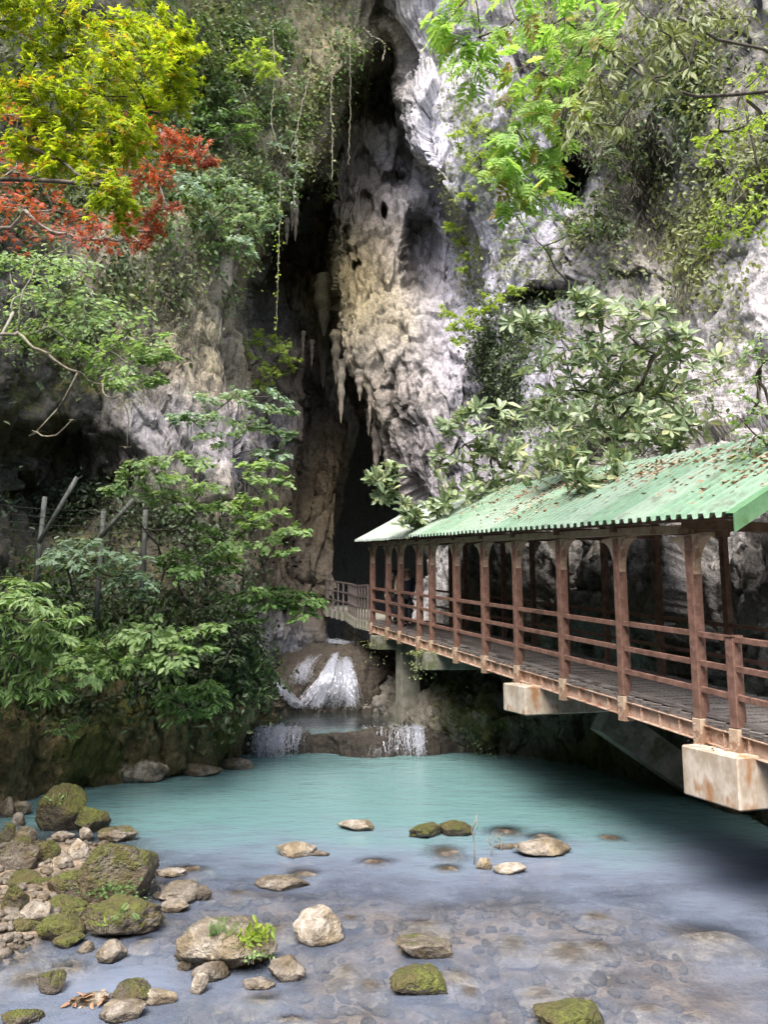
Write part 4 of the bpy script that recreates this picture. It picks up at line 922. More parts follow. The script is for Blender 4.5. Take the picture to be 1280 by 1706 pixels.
def plant(name, label, cat, base, pads, mat, tp='ovate', size=.08, n=60, group=None, bark='bark', br=.03, indiv=0, seed=1, out=OUTW, style='spray', jit=.45, flat=.45, droop=.25, via=(), twigs=6):
    """base: world point; pads: (px, py, Y, radius in photo px); leaves gather in flattened pads at the branch ends"""
    r = np.random.default_rng(seed); base = np.asarray(base, float)
    root = thing(name, label, cat, tuple(base), group)
    C = np.array([at(p[0], p[1], p[2]+r.normal()*.25) for p in pads])-base; Rr = np.array([p[3]/F*p[2] for p in pads])
    nodes = [np.zeros(3)]+[np.asarray(v)-base for v in via]; par = [-1]+list(range(len(via)))
    for i in np.argsort(np.linalg.norm(C, axis=1)):
        d = [np.linalg.norm(C[i]-q)+.35*np.linalg.norm(q)*0+(.0 if k else .3) for k, q in enumerate(nodes)]; j = int(np.argmin(d)); nodes.append(C[i]); par.append(j)
    m = len(nodes); cnt = np.ones(m)
    for k in range(m-1, 0, -1): cnt[par[k]] += cnt[k]
    tr, bm_ = MB(), MB()
    for k in range(1, m):
        a, b = nodes[par[k]], nodes[k]; L = np.linalg.norm(b-a); ra, rb = br*math.sqrt(cnt[k]/m)*1.0+.004, br*math.sqrt(max(cnt[k]-1, .6)/m)*.9+.003
        t = np.linspace(0, 1, 6); bend = r.normal(size=3)*L*.07+np.array([0, 0, -L*.05])
        pts = [a+(b-a)*q+bend*math.sin(q*math.pi)+r.normal(size=3)*L*.012 for q in t]; rad = list(np.linspace(ra, rb, 6))
        (tr if par[k] == 0 and k <= max(1, len(via)) else bm_).tube(pts, rad, 6)
    pos = []; head = []; nor = []
    for c, R in zip(C, Rr):
        k = max(6, int(n*1.0))
        ns = max(3, twigs)
        if style == 'whorl':
            for _ in range(max(2, n//8)):
                q = c+r.normal(size=3)*R*np.array([.55, .5, .5]); ax = nrm(np.asarray(out)+r.normal(size=3)*.55); bm_.tube([c+(q-c)*.2+r.normal(size=3)*.03, q], [.007, .005], 4)
                u = nrm(np.cross(ax, r.normal(size=3))); v = np.cross(ax, u); kk = r.integers(6, 10); a0 = r.uniform(0, 6.3)
                for i in range(kk):
                    a = a0+6.283*i/kk+r.normal()*.15; e = r.uniform(.05, .75); hd = nrm((u*math.cos(a)+v*math.sin(a))*math.cos(e)+ax*math.sin(e)); pos.append(q+r.normal(size=3)*.01); head.append(hd); nor.append(nrm(ax*math.cos(e)-(u*math.cos(a)+v*math.sin(a))*math.sin(e)+r.normal(size=3)*.12))
            continue
        # spray: twigs fan out from the pad centre, leaves along them in a loose plane
        pn = nrm(np.asarray(out)*.6+np.array([0, 0, .5])+r.normal(size=3)*.22)
        u = nrm(np.cross(pn, r.normal(size=3))); v = np.cross(pn, u); lay = r.normal(size=ns)*flat*R*.55
        for s in range(ns):
            a = 6.283*s/ns+r.normal()*.3; L = R*r.uniform(.65, 1.15); d = u*math.cos(a)+v*math.sin(a); o_ = pn*lay[s]
            tip = c+d*L+o_-np.array([0, 0, droop*L*.4]); bm_.tube([c+o_*.4, (c+tip)/2+o_*.3+r.normal(size=3)*.02*L, tip], [.006, .004, .002], 3)
            for i in range(max(2, k//ns)):
                t = r.uniform(.15, 1.05)**.8; p = c+(tip-c)*t+o_*.3+r.normal(size=3)*R*np.array([.13, .13, .13*flat*2])
                hd = nrm(d+(u*r.normal()+v*r.normal())*.75-np.array([0, 0, droop])); pos.append(p); head.append(hd); nor.append(nrm(pn+r.normal(size=3)*jit))
    pos, head, nor = np.array(pos), np.array(head), np.array(nor); sz = size*r.uniform(.5, 1.3, len(pos)); Rm = frames(head, nor)
    if tr.n: tr.build('trunk', MB_[bark], root, smooth=True)
    if bm_.n: bm_.build('branches', MB_[bark], root, smooth=True)
    o = np.argsort(((pos+base-CAM)**2).sum(1)/sz**2); a, b = o[:indiv], o[indiv:]
    if indiv: leaf_objs(root, tp, ML[mat], pos[a], Rm[a], sz[a])
    if len(b): q = link('crown', leaf_mesh('crown', tp, pos[b], Rm[b], sz[b], r), ML[mat], root); q['kind'] = 'stuff'
    return root
def pads(Y, rr, *xy): return [(p[0], p[1], p[3] if len(p) > 3 else Y, p[2] if len(p) > 2 and p[2] else rr) for p in xy]

# --- left side: maples leaning in from beyond the frame
plant('maple_tree', 'bright yellow green maple filling the top left corner', 'tree', (-6.9, 5.2, 3.0),
      pads(6.8, 52, (-60, 60), (-40, 160), (-60, 260), (30, 20), (100, 25), (170, 30), (235, 45), (60, 85), (130, 85), (195, 95), (255, 95), (285, 130), (280, 165, 40), (30, 140), (90, 150), (150, 155), (215, 160), (245, 185, 40), (60, 205), (120, 215), (180, 215), (215, 220, 36), (140, 260, 44), (185, 265, 40), (175, 305, 36), (200, 340, 30), (95, 265, 42), (-20, 30), (10, -40), (120, -40), (220, -30), (290, 60, 36), (300, 100, 30), (40, 240, 40)),
      'yellow', 'maple', .068, 250, br=.022, indiv=300, seed=11, flat=.9, jit=.5, droop=.35, via=[(-5.4, 5.8, 6.2)], twigs=9)
plant('maple_tree', 'red leaved maple showing below and behind the yellow maple', 'tree', (-8.4, 8.4, 3.0),
      pads(9.4, 46, (60, 300), (20, 250), (30, 190), (90, 350), (140, 360), (40, 350), (110, 390), (220, 225, 40), (265, 215, 34), (300, 235, 30), (335, 255, 24), (350, 270, 16), (245, 260, 40), (285, 265, 26), (215, 290, 36), (265, 295, 28), (280, 345, 26), (240, 355, 34), (205, 380, 30), (250, 385, 24), (170, 400, 34), (235, 405, 20), (-10, 300), (0, 380)),
      'red', 'star', .078, 105, bark='pale', br=.024, indiv=120, seed=12, flat=.7, via=[(-6.8, 9.0, 7.4)], twigs=8)
plant('broadleaf_tree', 'green leafy tree on the left cliff under the red maple', 'tree', tuple(hit(-60, 760, 'cliff_left')[0]+np.array([0, -1.5, 0])),
      pads(12.6, 52, (20, 430), (70, 440), (120, 450), (40, 490), (100, 500), (150, 490), (190, 520), (140, 540), (80, 545), (210, 560), (250, 575, 40), (180, 580), (220, 610, 40), (270, 590, 24), (250, 630, 26), (120, 580, 40), (30, 560, 40), (200, 640, 24)),
      'fresh', 'ovate', .11, 190, bark='pale', br=.03, indiv=120, seed=13, via=[at(-30, 620, 12.2), at(20, 520, 12.3)], twigs=8)
plant('dead_branch', 'bare pale branches crossing the shade at the left edge', 'branch', tuple(at(-60, 560, 10.5)), pads(11, 10, (30, 555, 10), (80, 590, 10), (60, 720, 10), (120, 700, 8), (200, 660, 8), (170, 640, 8), (210, 745, 8), (120, 400, 10), (60, 440, 10), (130, 620, 8)), 'grey', 'tiny', .02, 6, bark='vine', br=.026, seed=14)
# --- saplings on the left bank
SAP = 'leafy saplings growing from the left bank'
def sap(label, pd, mat, tp, size, n, bx, by, Y, seed, indiv=60, **kw): return plant('sapling', label, 'sapling', tuple(hit(bx, by, 'cliff_left')[0]), pads(Y, 34, *pd), mat, tp, size*.95, int(n*1.7), SAP, seed=seed, indiv=indiv, br=.022, out=(.12, -.36, .88), flat=.34, jit=.42, **kw)
sap('pale blue green sapling before the left edge of the cave mouth', [(345, 665), (395, 655), (430, 675, 28), (465, 660, 24), (480, 685, 16), (320, 700, 28), (370, 695), (410, 710, 28), (450, 715, 24), (478, 730, 16), (440, 750, 24), (470, 755, 18), (355, 730, 26), (300, 690, 20)], 'teal', 'round', .125, 75, 400, 900, 17.0, 21, via=[at(400, 800, 17.5)])
sap('sapling whose layered sprays stand above the fence on the left bank', [(215, 800), (260, 790, 38), (300, 800, 38), (340, 810), (370, 840, 28), (240, 770, 26), (290, 760, 28), (330, 770, 26), (190, 815, 20), (270, 830, 30), (320, 840, 28)], 'fresh', 'ovate', .15, 75, 260, 1000, 15.6, 22, via=[at(240, 880, 16)])
sap('slender sapling with pale leaves right against the cave edge', [(420, 775, 26), (455, 775, 24), (475, 800, 18), (440, 810, 26), (410, 830, 26), (450, 855, 28), (480, 880, 24), (500, 885, 14), (420, 870, 28), (395, 895, 28), (445, 905, 28), (475, 920, 18), (380, 925, 24), (400, 850, 22)], 'fresh', 'round', .135, 65, 400, 1040, 16.2, 23, via=[at(405, 960, 17)])
sap('low spreading sapling in front of the grey fence posts', [(100, 915, 28), (140, 910, 34), (180, 920, 34), (215, 935, 30), (240, 965, 26), (160, 945, 26), (200, 960, 24), (85, 925, 18), (225, 985, 18), (120, 935, 24)], 'teal', 'ovate', .14, 62, 150, 1080, 14.2, 24)
sap('sapling with fan of leaves at the middle of the left bank', [(290, 925, 28), (330, 935, 34), (360, 910, 28), (310, 955, 26), (345, 880, 22), (375, 950, 26), (280, 940, 18)], 'green', 'ovate', .15, 70, 330, 1080, 15.8, 25)
sap('big leaved sapling cut by the left edge above the stones', [(10, 985, 34), (50, 1000, 34), (90, 1020, 32), (115, 1035, 22), (20, 1030, 32), (70, 1040, 28), (105, 1060, 18), (-20, 1010), (40, 970, 26)], 'fresh', 'lance', .21, 60, 20, 1140, 12.4, 26)
sap('brightest sapling in the middle of the left bank above the water', [(130, 1095, 28), (170, 1075, 34), (210, 1055, 34), (250, 1050, 34), (290, 1055, 34), (325, 1045, 28), (355, 1045, 18), (190, 1100, 30), (240, 1085, 34), (290, 1090, 30), (330, 1080, 26), (110, 1115, 20), (150, 1120, 24), (270, 1110, 26)], 'fresh', 'ovate', .16, 75, 230, 1170, 14.4, 27, via=[at(230, 1130, 15)])
sap('dark sapling reaching right towards the waterfall', [(420, 985, 30), (455, 980, 32), (490, 990, 28), (515, 995, 22), (530, 998, 12), (475, 1010, 24), (440, 1005, 26), (505, 1020, 18), (395, 1000, 28), (410, 1030, 24), (380, 1020, 26)], 'green', 'ovate', .15, 75, 400, 1080, 16.8, 28)
sap('drooping glossy shrub hanging over the left rock wall', [(290, 1150, 28), (330, 1145, 32), (360, 1170, 26), (310, 1180, 30), (340, 1150, 24), (355, 1140, 24), (280, 1170, 20)], 'green', 'obl', .17, 60, 330, 1180, 15.4, 29, droop=.6)
sap('dark shrub with long leaves above the heap of stones', [(20, 1090, 34), (60, 1110, 34), (95, 1140, 28), (30, 1140, 34), (70, 1150, 24), (10, 1150, 28), (60, 1075, 26)], 'green', 'lance', .19, 62, 40, 1180, 12.8, 30, droop=.55)
sap('small undergrowth shrub, leaves darkened for shade, between the bright sapling and rock corner', [(340, 1010, 30), (370, 1040, 28), (350, 1075, 30), (380, 1090, 26), (320, 1120, 28), (360, 1115, 28), (300, 1000, 26), (395, 1060, 22)], 'ivy', 'ovate', .13, 90, 360, 1150, 16.4, 31)  # dark leaf tone stands in for shade behind the saplings
sap('small fern like shrub low on the rock wall left of the drooping shrub', [(100, 1210, 16), (125, 1200, 16), (115, 1220, 12)], 'green', 'lance', .13, 26, 110, 1225, 14.6, 32, indiv=20)
# --- shrubs rooted in the cliffs
CL = 'shrubs rooted in the cliff face'
def cliffshrub(label, pd, mat, tp, size, n, bx, by, dY, seed, sheet_='cliff_left', indiv=0, **kw):
    b_, nn = hit(bx, by, sheet_); return plant('shrub', label, 'shrub', tuple(b_), pads(b_[1]-dY, 26, *pd), mat, tp, size, n, CL, seed=seed, indiv=indiv, br=.03, **kw)
cliffshrub('feathery green shrub on the left cliff right of the red maple', [(320, 300), (355, 295), (390, 310), (420, 330), (450, 350, 20), (340, 330), (380, 345), (410, 365, 22), (440, 375, 16), (395, 395, 20), (420, 420, 18), (350, 365, 20)], 'teal', 'star', .16, 80, 370, 400, 1.4, 41)
cliffshrub('yellowish bush high on the left cliff left of the cave top', [(400, 90), (430, 80, 30), (455, 95, 22), (415, 115), (445, 115, 22), (390, 110, 18)], 'lime', 'star', .17, 90, 430, 150, 1.0, 42)
cliffshrub('dark evergreen bush at the top edge left of the yellowish bush', [(290, 30, 40), (340, 50, 40), (310, 80, 36), (350, 100, 34), (390, 30, 34), (330, 130, 34), (300, 140, 30), (370, 150, 28)], 'dark', 'ovate', .24, 110, 330, 110, .8, 43)
cliffshrub('bushy green shrub under the dark evergreen bush', [(320, 180, 30), (360, 190, 30), (400, 180, 28), (340, 215, 28), (380, 225, 28), (410, 215, 22), (310, 220, 24)], 'green', 'ovate', .18, 90, 360, 240, .9, 44)
cliffshrub('yellow green bush on the left lip of the cave mouth', [(440, 560, 26), (465, 575, 24), (480, 600, 18), (430, 600, 26), (455, 615, 24), (440, 640, 22), (420, 570, 22), (420, 635, 20)], 'lime', 'star', .15, 95, 420, 610, 1.0, 45)
cliffshrub('trailing blue green creeper down the left cliff beside the cave', [(470, 165, 18), (480, 195, 16), (478, 225, 18), (485, 250, 16), (490, 275, 14), (465, 240, 16), (495, 300, 10), (455, 175, 14)], 'teal', 'round', .15, 60, 475, 170, .5, 46)
cliffshrub('leafy vine clump hanging at the cave lip', [(545, 245, 14), (555, 262, 14), (548, 285, 13), (556, 305, 12), (552, 325, 9), (560, 280, 9)], 'olive', 'round', .13, 70, 552, 225, .5, 47, droop=.8)
cliffshrub('yellow green creeping shrub on the pale cliff right of the cave', [(765, 215, 24), (790, 205, 24), (815, 225, 24), (770, 250, 24), (800, 255, 24), (835, 245, 20), (780, 285, 22), (810, 290, 20), (775, 320, 20), (830, 280, 18)], 'lime', 'star', .17, 80, 800, 280, .7, 48, 'cliff_right')
cliffshrub('small yellow shrub clinging to the right lip of the alcove', [(755, 380, 16), (765, 400, 16), (775, 425, 16), (750, 375, 8), (770, 450, 12)], 'lime', 'star', .15, 60, 790, 410, .6, 49, 'cliff_right')
cliffshrub('lime coloured shrub over the dark crevice above the ivy', [(745, 520, 18), (770, 530, 22), (795, 520, 22), (820, 505, 22), (845, 490, 20), (790, 545, 18), (755, 545, 16), (860, 480, 14), (765, 565, 12)], 'lime', 'star', .16, 75, 830, 520, .8, 50, 'cliff_right')
cliffshrub('thin leaning tree below the small hole in the right cliff', [(890, 345, 18), (920, 360, 22), (880, 380, 20), (950, 380, 22), (985, 375, 22), (930, 330, 16), (860, 400, 18), (905, 410, 18)], 'green', 'ovate', .14, 55, 962, 490, 1.6, 51, 'cliff_right')
cliffshrub('green bush beside the small hole in the right cliff', [(1000, 330, 24), (1030, 290, 28), (1060, 260, 28), (990, 350, 18), (1010, 260, 22), (1040, 230, 24)], 'dark', 'ovate', .17, 90, 1030, 300, .8, 52, 'cliff_right')
# glossy whorled shrubs above the roof
WH = 'glossy whorled shrubs above the walkway roof'
plant('glossy_shrub', 'large glossy shrub with whorled leaves above the middle of the roof', 'shrub', tuple(hit(1000, 760, 'cliff_right')[0]),
      pads(15.6, 42, (960, 500, 34), (1000, 520), (1040, 545), (1090, 530, 34), (1130, 560, 30), (900, 560, 34), (940, 580), (985, 600), (1040, 600), (1090, 590), (1135, 610, 34), (920, 620), (960, 650), (1010, 660), (1060, 650), (1110, 660), (1140, 700, 34), (900, 680, 36), (950, 710), (1000, 720), (1050, 710), (1100, 720), (980, 770), (1030, 770, 14.6), (1070, 760), (930, 760), (1010, 800, 30, 13.8), (960, 805, 30, 14.4), (1120, 745, 34), (870, 540, 24)),
      'gloss', 'obl', .32, 84, WH, br=.05, indiv=300, seed=61, style='whorl', via=[at(1010, 720, 16.2)])
plant('glossy_shrub', 'second glossy shrub spreading left along the far roof to the dark opening', 'shrub', tuple(hit(860, 850, 'cliff_right')[0]),
      pads(19.6, 34, (620, 800, 14), (640, 805, 18), (655, 785, 14), (640, 825, 12), (675, 855, 22), (700, 845, 26), (735, 835), (770, 825), (750, 715, 24), (775, 740), (800, 720), (790, 770), (820, 760), (850, 740), (830, 800), (800, 810), (860, 790), (880, 760), (890, 810, 30, 18.2), (870, 840, 26, 18), (820, 845, 26, 18.6), (850, 700), (730, 770, 20), (690, 870, 16), (780, 690, 16), (910, 780, 30, 17.6)),
      'gloss', 'obl', .31, 66, WH, br=.04, indiv=200, seed=62, style='whorl', via=[at(830, 790, 20.5)])
# overhanging trees at the top right
plant('broadleaf_tree', 'fresh green tree with feathered leaves hanging in from the top right', 'tree', (8.6, 9.5, 9.5),
      pads(9.2, 40, (760, 20), (800, 60, 30), (740, 40, 30), (790, 110, 26), (770, 75, 26), (860, 30), (900, 60), (940, 30), (880, 110), (920, 130), (870, 160, 34), (900, 190, 34), (860, 215, 30), (850, 245, 26), (880, 240, 30), (840, 265, 22), (890, 290, 30), (860, 300, 26), (900, 320, 26), (850, 335, 18), (940, 170), (960, 100), (990, 50), (930, 240, 22), (910, 265, 24), (1010, 10), (870, -30), (950, -30), (790, -20)),
      'pin', 'pin', .24, 20, br=.022, indiv=260, seed=71, droop=.7, via=[(5.2, 9.3, 10.4), at(980, 60, 9.2)], out=(0, -.7, .6), jit=.4)
plant('broadleaf_tree', 'pale drooping tree with brown dead leaves along the top right edge', 'tree', (9.2, 8.6, 9.5),
      pads(8.6, 38, (960, 190), (1000, 130), (1040, 60), (1080, 30), (1120, 60), (1160, 40), (1060, 110), (1010, 170, 30), (980, 205, 24), (1030, 210, 20), (1090, 130, 30), (1150, 110, 28), (1180, 20), (1230, 30), (1140, 0), (1050, 0), (1020, 90), (1100, 80)),
      'olive', 'lance', .17, 40, br=.02, indiv=240, seed=72, droop=.9, via=[(6.2, 8.6, 10.0), at(1130, 30, 8.6)], out=(0, -.8, .4))
plant('shrub', 'leafy bush at the right edge below the drooping tree', 'shrub', tuple(hit(1290, 330, 'cliff_right')[0]), pads(11.5, 34, (1200, 180), (1240, 150), (1270, 120), (1200, 220), (1240, 210), (1275, 190), (1180, 235, 22), (1190, 260, 26), (1230, 300), (1265, 290), (1210, 340, 30), (1250, 340), (1280, 330), (1195, 370, 24), (1230, 380), (1270, 390), (1190, 400, 16)), 'lime', 'ovate', .10, 60, br=.035, indiv=100, seed=73, droop=.5)
plant('shrub', 'light green bush overhanging the roof at the right edge', 'shrub', tuple(hit(1300, 700, 'cliff_right')[0]), pads(10.4, 28, (1270, 560), (1245, 590, 22), (1260, 630), (1280, 600), (1240, 660, 22), (1270, 680), (1235, 700, 18), (1260, 725), (1250, 755, 22), (1280, 745), (1230, 770, 14), (1275, 770, 20)), 'fresh', 'ovate', .075, 60, br=.03, indiv=80, seed=74, droop=.4)
plant('fern_branch', 'single green feathery branch jutting out right of the glossy shrub', 'branch', tuple(at(1120, 665, 14.6)), pads(14.2, 16, (1140, 655), (1165, 645), (1190, 635), (1205, 630, 8)), 'fresh', 'lance', .10, 34, br=.02, seed=75, flat=.2)

# --- creepers and ground cover on the rock
def cover(name, label, cat, sheet_, zones, mat, tp, size, n, seed, kind=None, lift=.08, clump=1, hang=.3, thr=-.15, fq=.45):
    r = np.random.default_rng(seed); G, nn, x, y = SHEETS[sheet_]; wgt = np.zeros(len(G))
    for zx, zy, rx, ry, k in zones: wgt = np.maximum(wgt, k*np.exp(-(((x-zx)/rx)**2+((y-zy)/ry)**2)**2))
    nz = fbm(G*np.array([fq*1.3, fq*1.3, fq*.8])+seed*3.3, 3); wgt *= np.clip((nz-thr)*2.2, 0, 1); wgt *= (x > -120)*(x < 1400)*(y > -120)
    j = r.choice(len(G), n, p=wgt/wgt.sum()); j = np.repeat(j, clump); N_ = len(j)
    nn_ = nn[j]; pos = G[j]+nn_*(np.abs(r.normal(size=N_))*lift)[:, None]+r.normal(size=(N_, 3))*(.12 if clump > 1 else .05)*(1+lift*3)
    nor = nrm(nn_*.6+np.array([0, -.2, .55])+r.normal(size=(N_, 3))*.5); head = nrm(r.normal(size=(N_, 3))+np.array([0, -.2, -hang*2]))
    o = link(name, leaf_mesh(name, tp, pos, frames(head, nor), size*r.uniform(.6, 1.3, N_), r), ML[mat]); return tag(o, label, cat, None, kind)
cover('ground_cover', 'mixed creepers and grasses covering the upper left cliff', 'creeper', 'cliff_left', [(400, 60, 190, 150, 1), (330, 250, 150, 170, 1), (150, 250, 220, 250, 1), (470, 240, 70, 120, .8), (430, 340, 60, 80, .5)], 'olive', 'tiny', .17, 8000, 81, 'stuff', .22, 3)
cover('ground_cover', 'darker leaves tucked among the creepers of the upper left cliff', 'creeper', 'cliff_left', [(380, 80, 190, 160, 1), (300, 260, 170, 170, 1), (120, 420, 220, 200, 1)], 'dark', 'ovate', .17, 3600, 82, 'stuff', .28, 3, thr=-.05, fq=.8)
cover('ground_cover', 'lighter leaf tufts on the upper left cliff', 'creeper', 'cliff_left', [(380, 80, 190, 170, 1), (330, 300, 140, 150, 1), (500, 100, 70, 70, .4)], 'green', 'round', .15, 2600, 83, 'stuff', .3, 4, thr=.1, fq=1.0)
cover('ground_cover', 'dry grasses and stems on the left cliff face', 'creeper', 'cliff_left', [(300, 500, 110, 110, .8), (450, 200, 90, 130, 1), (100, 560, 160, 90, .25), (330, 640, 120, 60, .5)], 'grey', 'strand', .30, 4200, 84, 'stuff', .12, 2, hang=.7, thr=0)
cover('ground_cover', 'undergrowth on the left bank, leaves darkened for its shade', 'undergrowth', 'cliff_left', [(120, 1010, 260, 160, 1), (330, 1090, 90, 90, 1), (150, 890, 240, 100, 1), (200, 1140, 250, 30, .5)], 'ivy', 'ovate', .15, 6400, 85, 'stuff', .3, 3)  # leaf tone darkened, and spread by the fence, to paint the bank's shade
cover('ground_cover', 'ferny green undergrowth low on the left bank', 'undergrowth', 'cliff_left', [(80, 1100, 150, 60, 1), (260, 1120, 150, 40, 1), (100, 1040, 200, 90, .6)], 'green', 'lance', .20, 1500, 86, 'stuff', .3, 3, hang=.8)
cover('ivy', 'dense dark ivy sheet on the cliff left of the glossy shrub', 'ivy', 'cliff_right', [(830, 620, 48, 95, 1), (840, 560, 40, 50, .8)], 'ivy', 'round', .12, 4200, 87, None, .10, 2, thr=-.6)
cover('ivy', 'narrow strip of dark ivy between the curtain and the ivy sheet', 'ivy', 'cliff_right', [(742, 700, 20, 110, 1), (735, 620, 14, 50, .8)], 'ivy', 'round', .11, 1900, 88, None, .08, 2, thr=-.4)
cover('dead_vines', 'grey brown curtain of dead vines right of the small cliff hole', 'vine', 'cliff_right', [(1080, 400, 70, 170, 1), (1040, 280, 80, 100, 1), (1120, 500, 40, 60, .8)], 'grey', 'strand', .28, 4600, 89, None, .16, 3, hang=1.3, thr=-.2)
cover('ground_cover', 'creepers and grasses over the upper right cliff', 'creeper', 'cliff_right', [(1080, 120, 220, 150, 1), (1200, 300, 110, 200, .8), (960, 420, 100, 60, .5)], 'olive', 'tiny', .18, 4200, 90, 'stuff', .25, 3)
cover('ground_cover', 'dark leaves among the shrubs of the right cliff', 'creeper', 'cliff_right', [(1040, 330, 70, 80, 1), (980, 560, 160, 90, .8), (1030, 700, 150, 90, .9), (1100, 150, 160, 120, .7)], 'dark', 'ovate', .17, 3600, 91, 'stuff', .25, 3)
cover('ground_cover', 'thin pale creepers on the lavender rock', 'creeper', 'cliff_right', [(800, 380, 60, 120, .8), (880, 420, 80, 60, .6), (1220, 640, 60, 120, .7), (770, 250, 60, 110, .8), (880, 180, 60, 60, .4)], 'olive', 'star', .12, 2200, 92, 'stuff', .12, 2, thr=.05)
cover('ground_cover', 'small weeds along the right bank under the walkway', 'creeper', 'cliff_right', [(750, 1120, 60, 30, .5), (1150, 1250, 100, 40, .4), (860, 1230, 90, 30, .3)], 'dark', 'tiny', .09, 900, 93, 'stuff', .05, 2, thr=0)
# hanging vines
def vine(label, pts, Y, rad, nleaf, mat, size, seed, tp='round'):
    r = np.random.default_rng(seed); P = np.array([at(x, y_, Y) for x, y_ in pts]); C = cr(P, 40)+r.normal(size=(40, 3))*.02; b = C[0]
    root = thing('hanging_vine', label, 'vine', tuple(b), 'vines hanging over the cave mouth'); MB().tube(list(C-b), rad, 4).build('stem', MB_['vine'], root, smooth=True)
    if nleaf:
        j = r.integers(4, 40, nleaf); pos = C[j]-b+r.normal(size=(nleaf, 3))*.06; nor = nrm(np.array([0, -.7, .6])+r.normal(size=(nleaf, 3))*.5); hd = nrm(r.normal(size=(nleaf, 3))-np.array([0, 0, .5]))
        q = link('leaves', leaf_mesh('leaves', tp, pos, frames(hd, nor), size*r.uniform(.6, 1.3, nleaf), r), ML[mat], root); q['kind'] = 'stuff'
vine('long leafy vine hanging before the dark left opening of the cave', [(468, 300), (466, 360), (464, 430), (462, 490), (460, 552)], 24.6, .016, 46, 'lime', .11, 1)
vine('thin bare vine hanging free in front of the brown cave interior', [(583, 60), (584, 130), (584, 190), (582, 240), (580, 276)], 26.6, .013, 5, 'olive', .08, 2)
vine('vine that carries the leafy clump at the cave lip', [(553, 120), (552, 170), (554, 230), (553, 300)], 26.4, .02, 26, 'olive', .12, 3)
vine('short twisting vine at the very top of the cave mouth', [(606, 48), (620, 60), (636, 68), (642, 78), (638, 100)], 27.6, .03, 8, 'olive', .09, 4)
vine('pair of dangling creeper ends left of the cave lip', [(496, 230), (494, 280), (490, 320), (492, 350)], 25.4, .016, 40, 'teal', .13, 5)
vine('long stem running down the left cliff above the creeper', [(518, 60), (516, 120), (500, 190), (486, 260)], 25.6, .022, 20, 'olive', .11, 6)
vine('pale stem hanging on the cliff left of the vine clump', [(455, 50), (458, 130), (452, 200), (470, 260)], 25, .02, 16, 'olive', .12, 7)
# tufts on the concrete beams and on stones
def tuft(name, label, base, n, length, mat, tp, seed, spread=.12, upw=.9, trail=0, parent=None):
    r = np.random.default_rng(seed); root = thing(name, label, 'plant', tuple(base), 'small plants on stones and beams')
    pos = r.normal(size=(n, 3))*np.array([spread, spread*.7, spread*.25]); hd = nrm(r.normal(size=(n, 3))*np.array([.8, .8, .3])+np.array([0, -.15, upw])); nor = nrm(np.cross(hd, r.normal(size=(n, 3)))+np.array([0, -.5, .5]))
    leaf_objs(root, tp, ML[mat], pos, frames(hd, nor), length*r.uniform(.6, 1.2, n))
    st = MB(); [st.tube([(p[0], p[1], -.06), tuple(p)], [.004, .003], 3) for p in pos[:12]]; st.build('stems', MB_['vine'], root)['kind'] = 'stuff'
    if trail:
        j = 6*trail; q = r.normal(size=(j, 3))*np.array([spread*.8, .05, .03]); q[:, 2] -= r.uniform(.0, .62, j); q[:, 0] = np.round(q[:, 0]/.12)*.12+r.normal(size=j)*.02; q[:, 1] -= .10
        link('trailing_leaves', leaf_mesh('trailing_leaves', tp, q, frames(nrm(r.normal(size=(j, 3))-np.array([0, 0, .8])), nrm(np.array([0, -1, .4])+r.normal(size=(j, 3))*.4)), length*r.uniform(.5, 1, j), r), ML[mat], root)
tuft('trailing_plant', 'bushy plant spilling over the concrete beam end nearest the far posts', at(700, 1088, 18.6), 150, .07, 'olive', 'round', 1, .17, .25, 16)
tuft('trailing_plant', 'small leafy mat on the farthest concrete beam end', at(625, 1072, 22.3), 70, .07, 'olive', 'round', 2, .20, .2, 4)

# plants seated on stones
def top_of(key, px, py):
    o = TOPS[key]; V = np.array([v.co[:] for v in o.data.vertices]); a = o.rotation_euler[2]; R = np.array([[math.cos(a), -math.sin(a), 0], [math.sin(a), math.cos(a), 0], [0, 0, 1]])
    W = V@R.T+np.array(o.location); x, y = proj(W); d = (x-px)**2+(y-py)**2+W[:, 1]*20; return W[np.argmin(d)]
tuft('fern', 'upright small fern on the left of the fern crowned rock', top_of('planter', 362, 1562)+np.array([0, 0, .02]), 7, .16, 'fresh', 'frond', 3, .03)
tuft('leafy_plant', 'bright leafy plants on the right shoulder of the fern crowned rock', top_of('planter', 420, 1566)+np.array([0, 0, .03]), 80, .11, 'lime', 'obl', 4, .11, .8)
tuft('leafy_plant', 'low round leaved plant trailing down the fern crowned rock', top_of('planter', 425, 1590), 44, .05, 'fresh', 'round', 5, .08, .2)
tuft('leafy_plant', 'leafy cushion on the front of the largest left bank boulder', top_of('big', 190, 1478), 220, .045, 'green', 'round', 6, .15, .2)
tuft('leafy_plant', 'pale leaf rosettes on the shoulder of the largest left bank boulder', top_of('big', 215, 1500), 110, .05, 'fresh', 'obl', 7, .12, .2)
tuft('fern', 'tiny fern at the right end of the long mossy boulder', top_of('long', 205, 1522), 9, .11, 'fresh', 'frond', 8, .05, .6)
tuft('leafy_plant', 'pale little plant on the face of the long mossy boulder', top_of('long', 175, 1540), 22, .07, 'lime', 'obl', 9, .05, .4)
tuft('leafy_plant', 'seedlings growing on the tall mossy boulder', top_of('tall', 98, 1330), 22, .09, 'fresh', 'obl', 10, .12, .7)
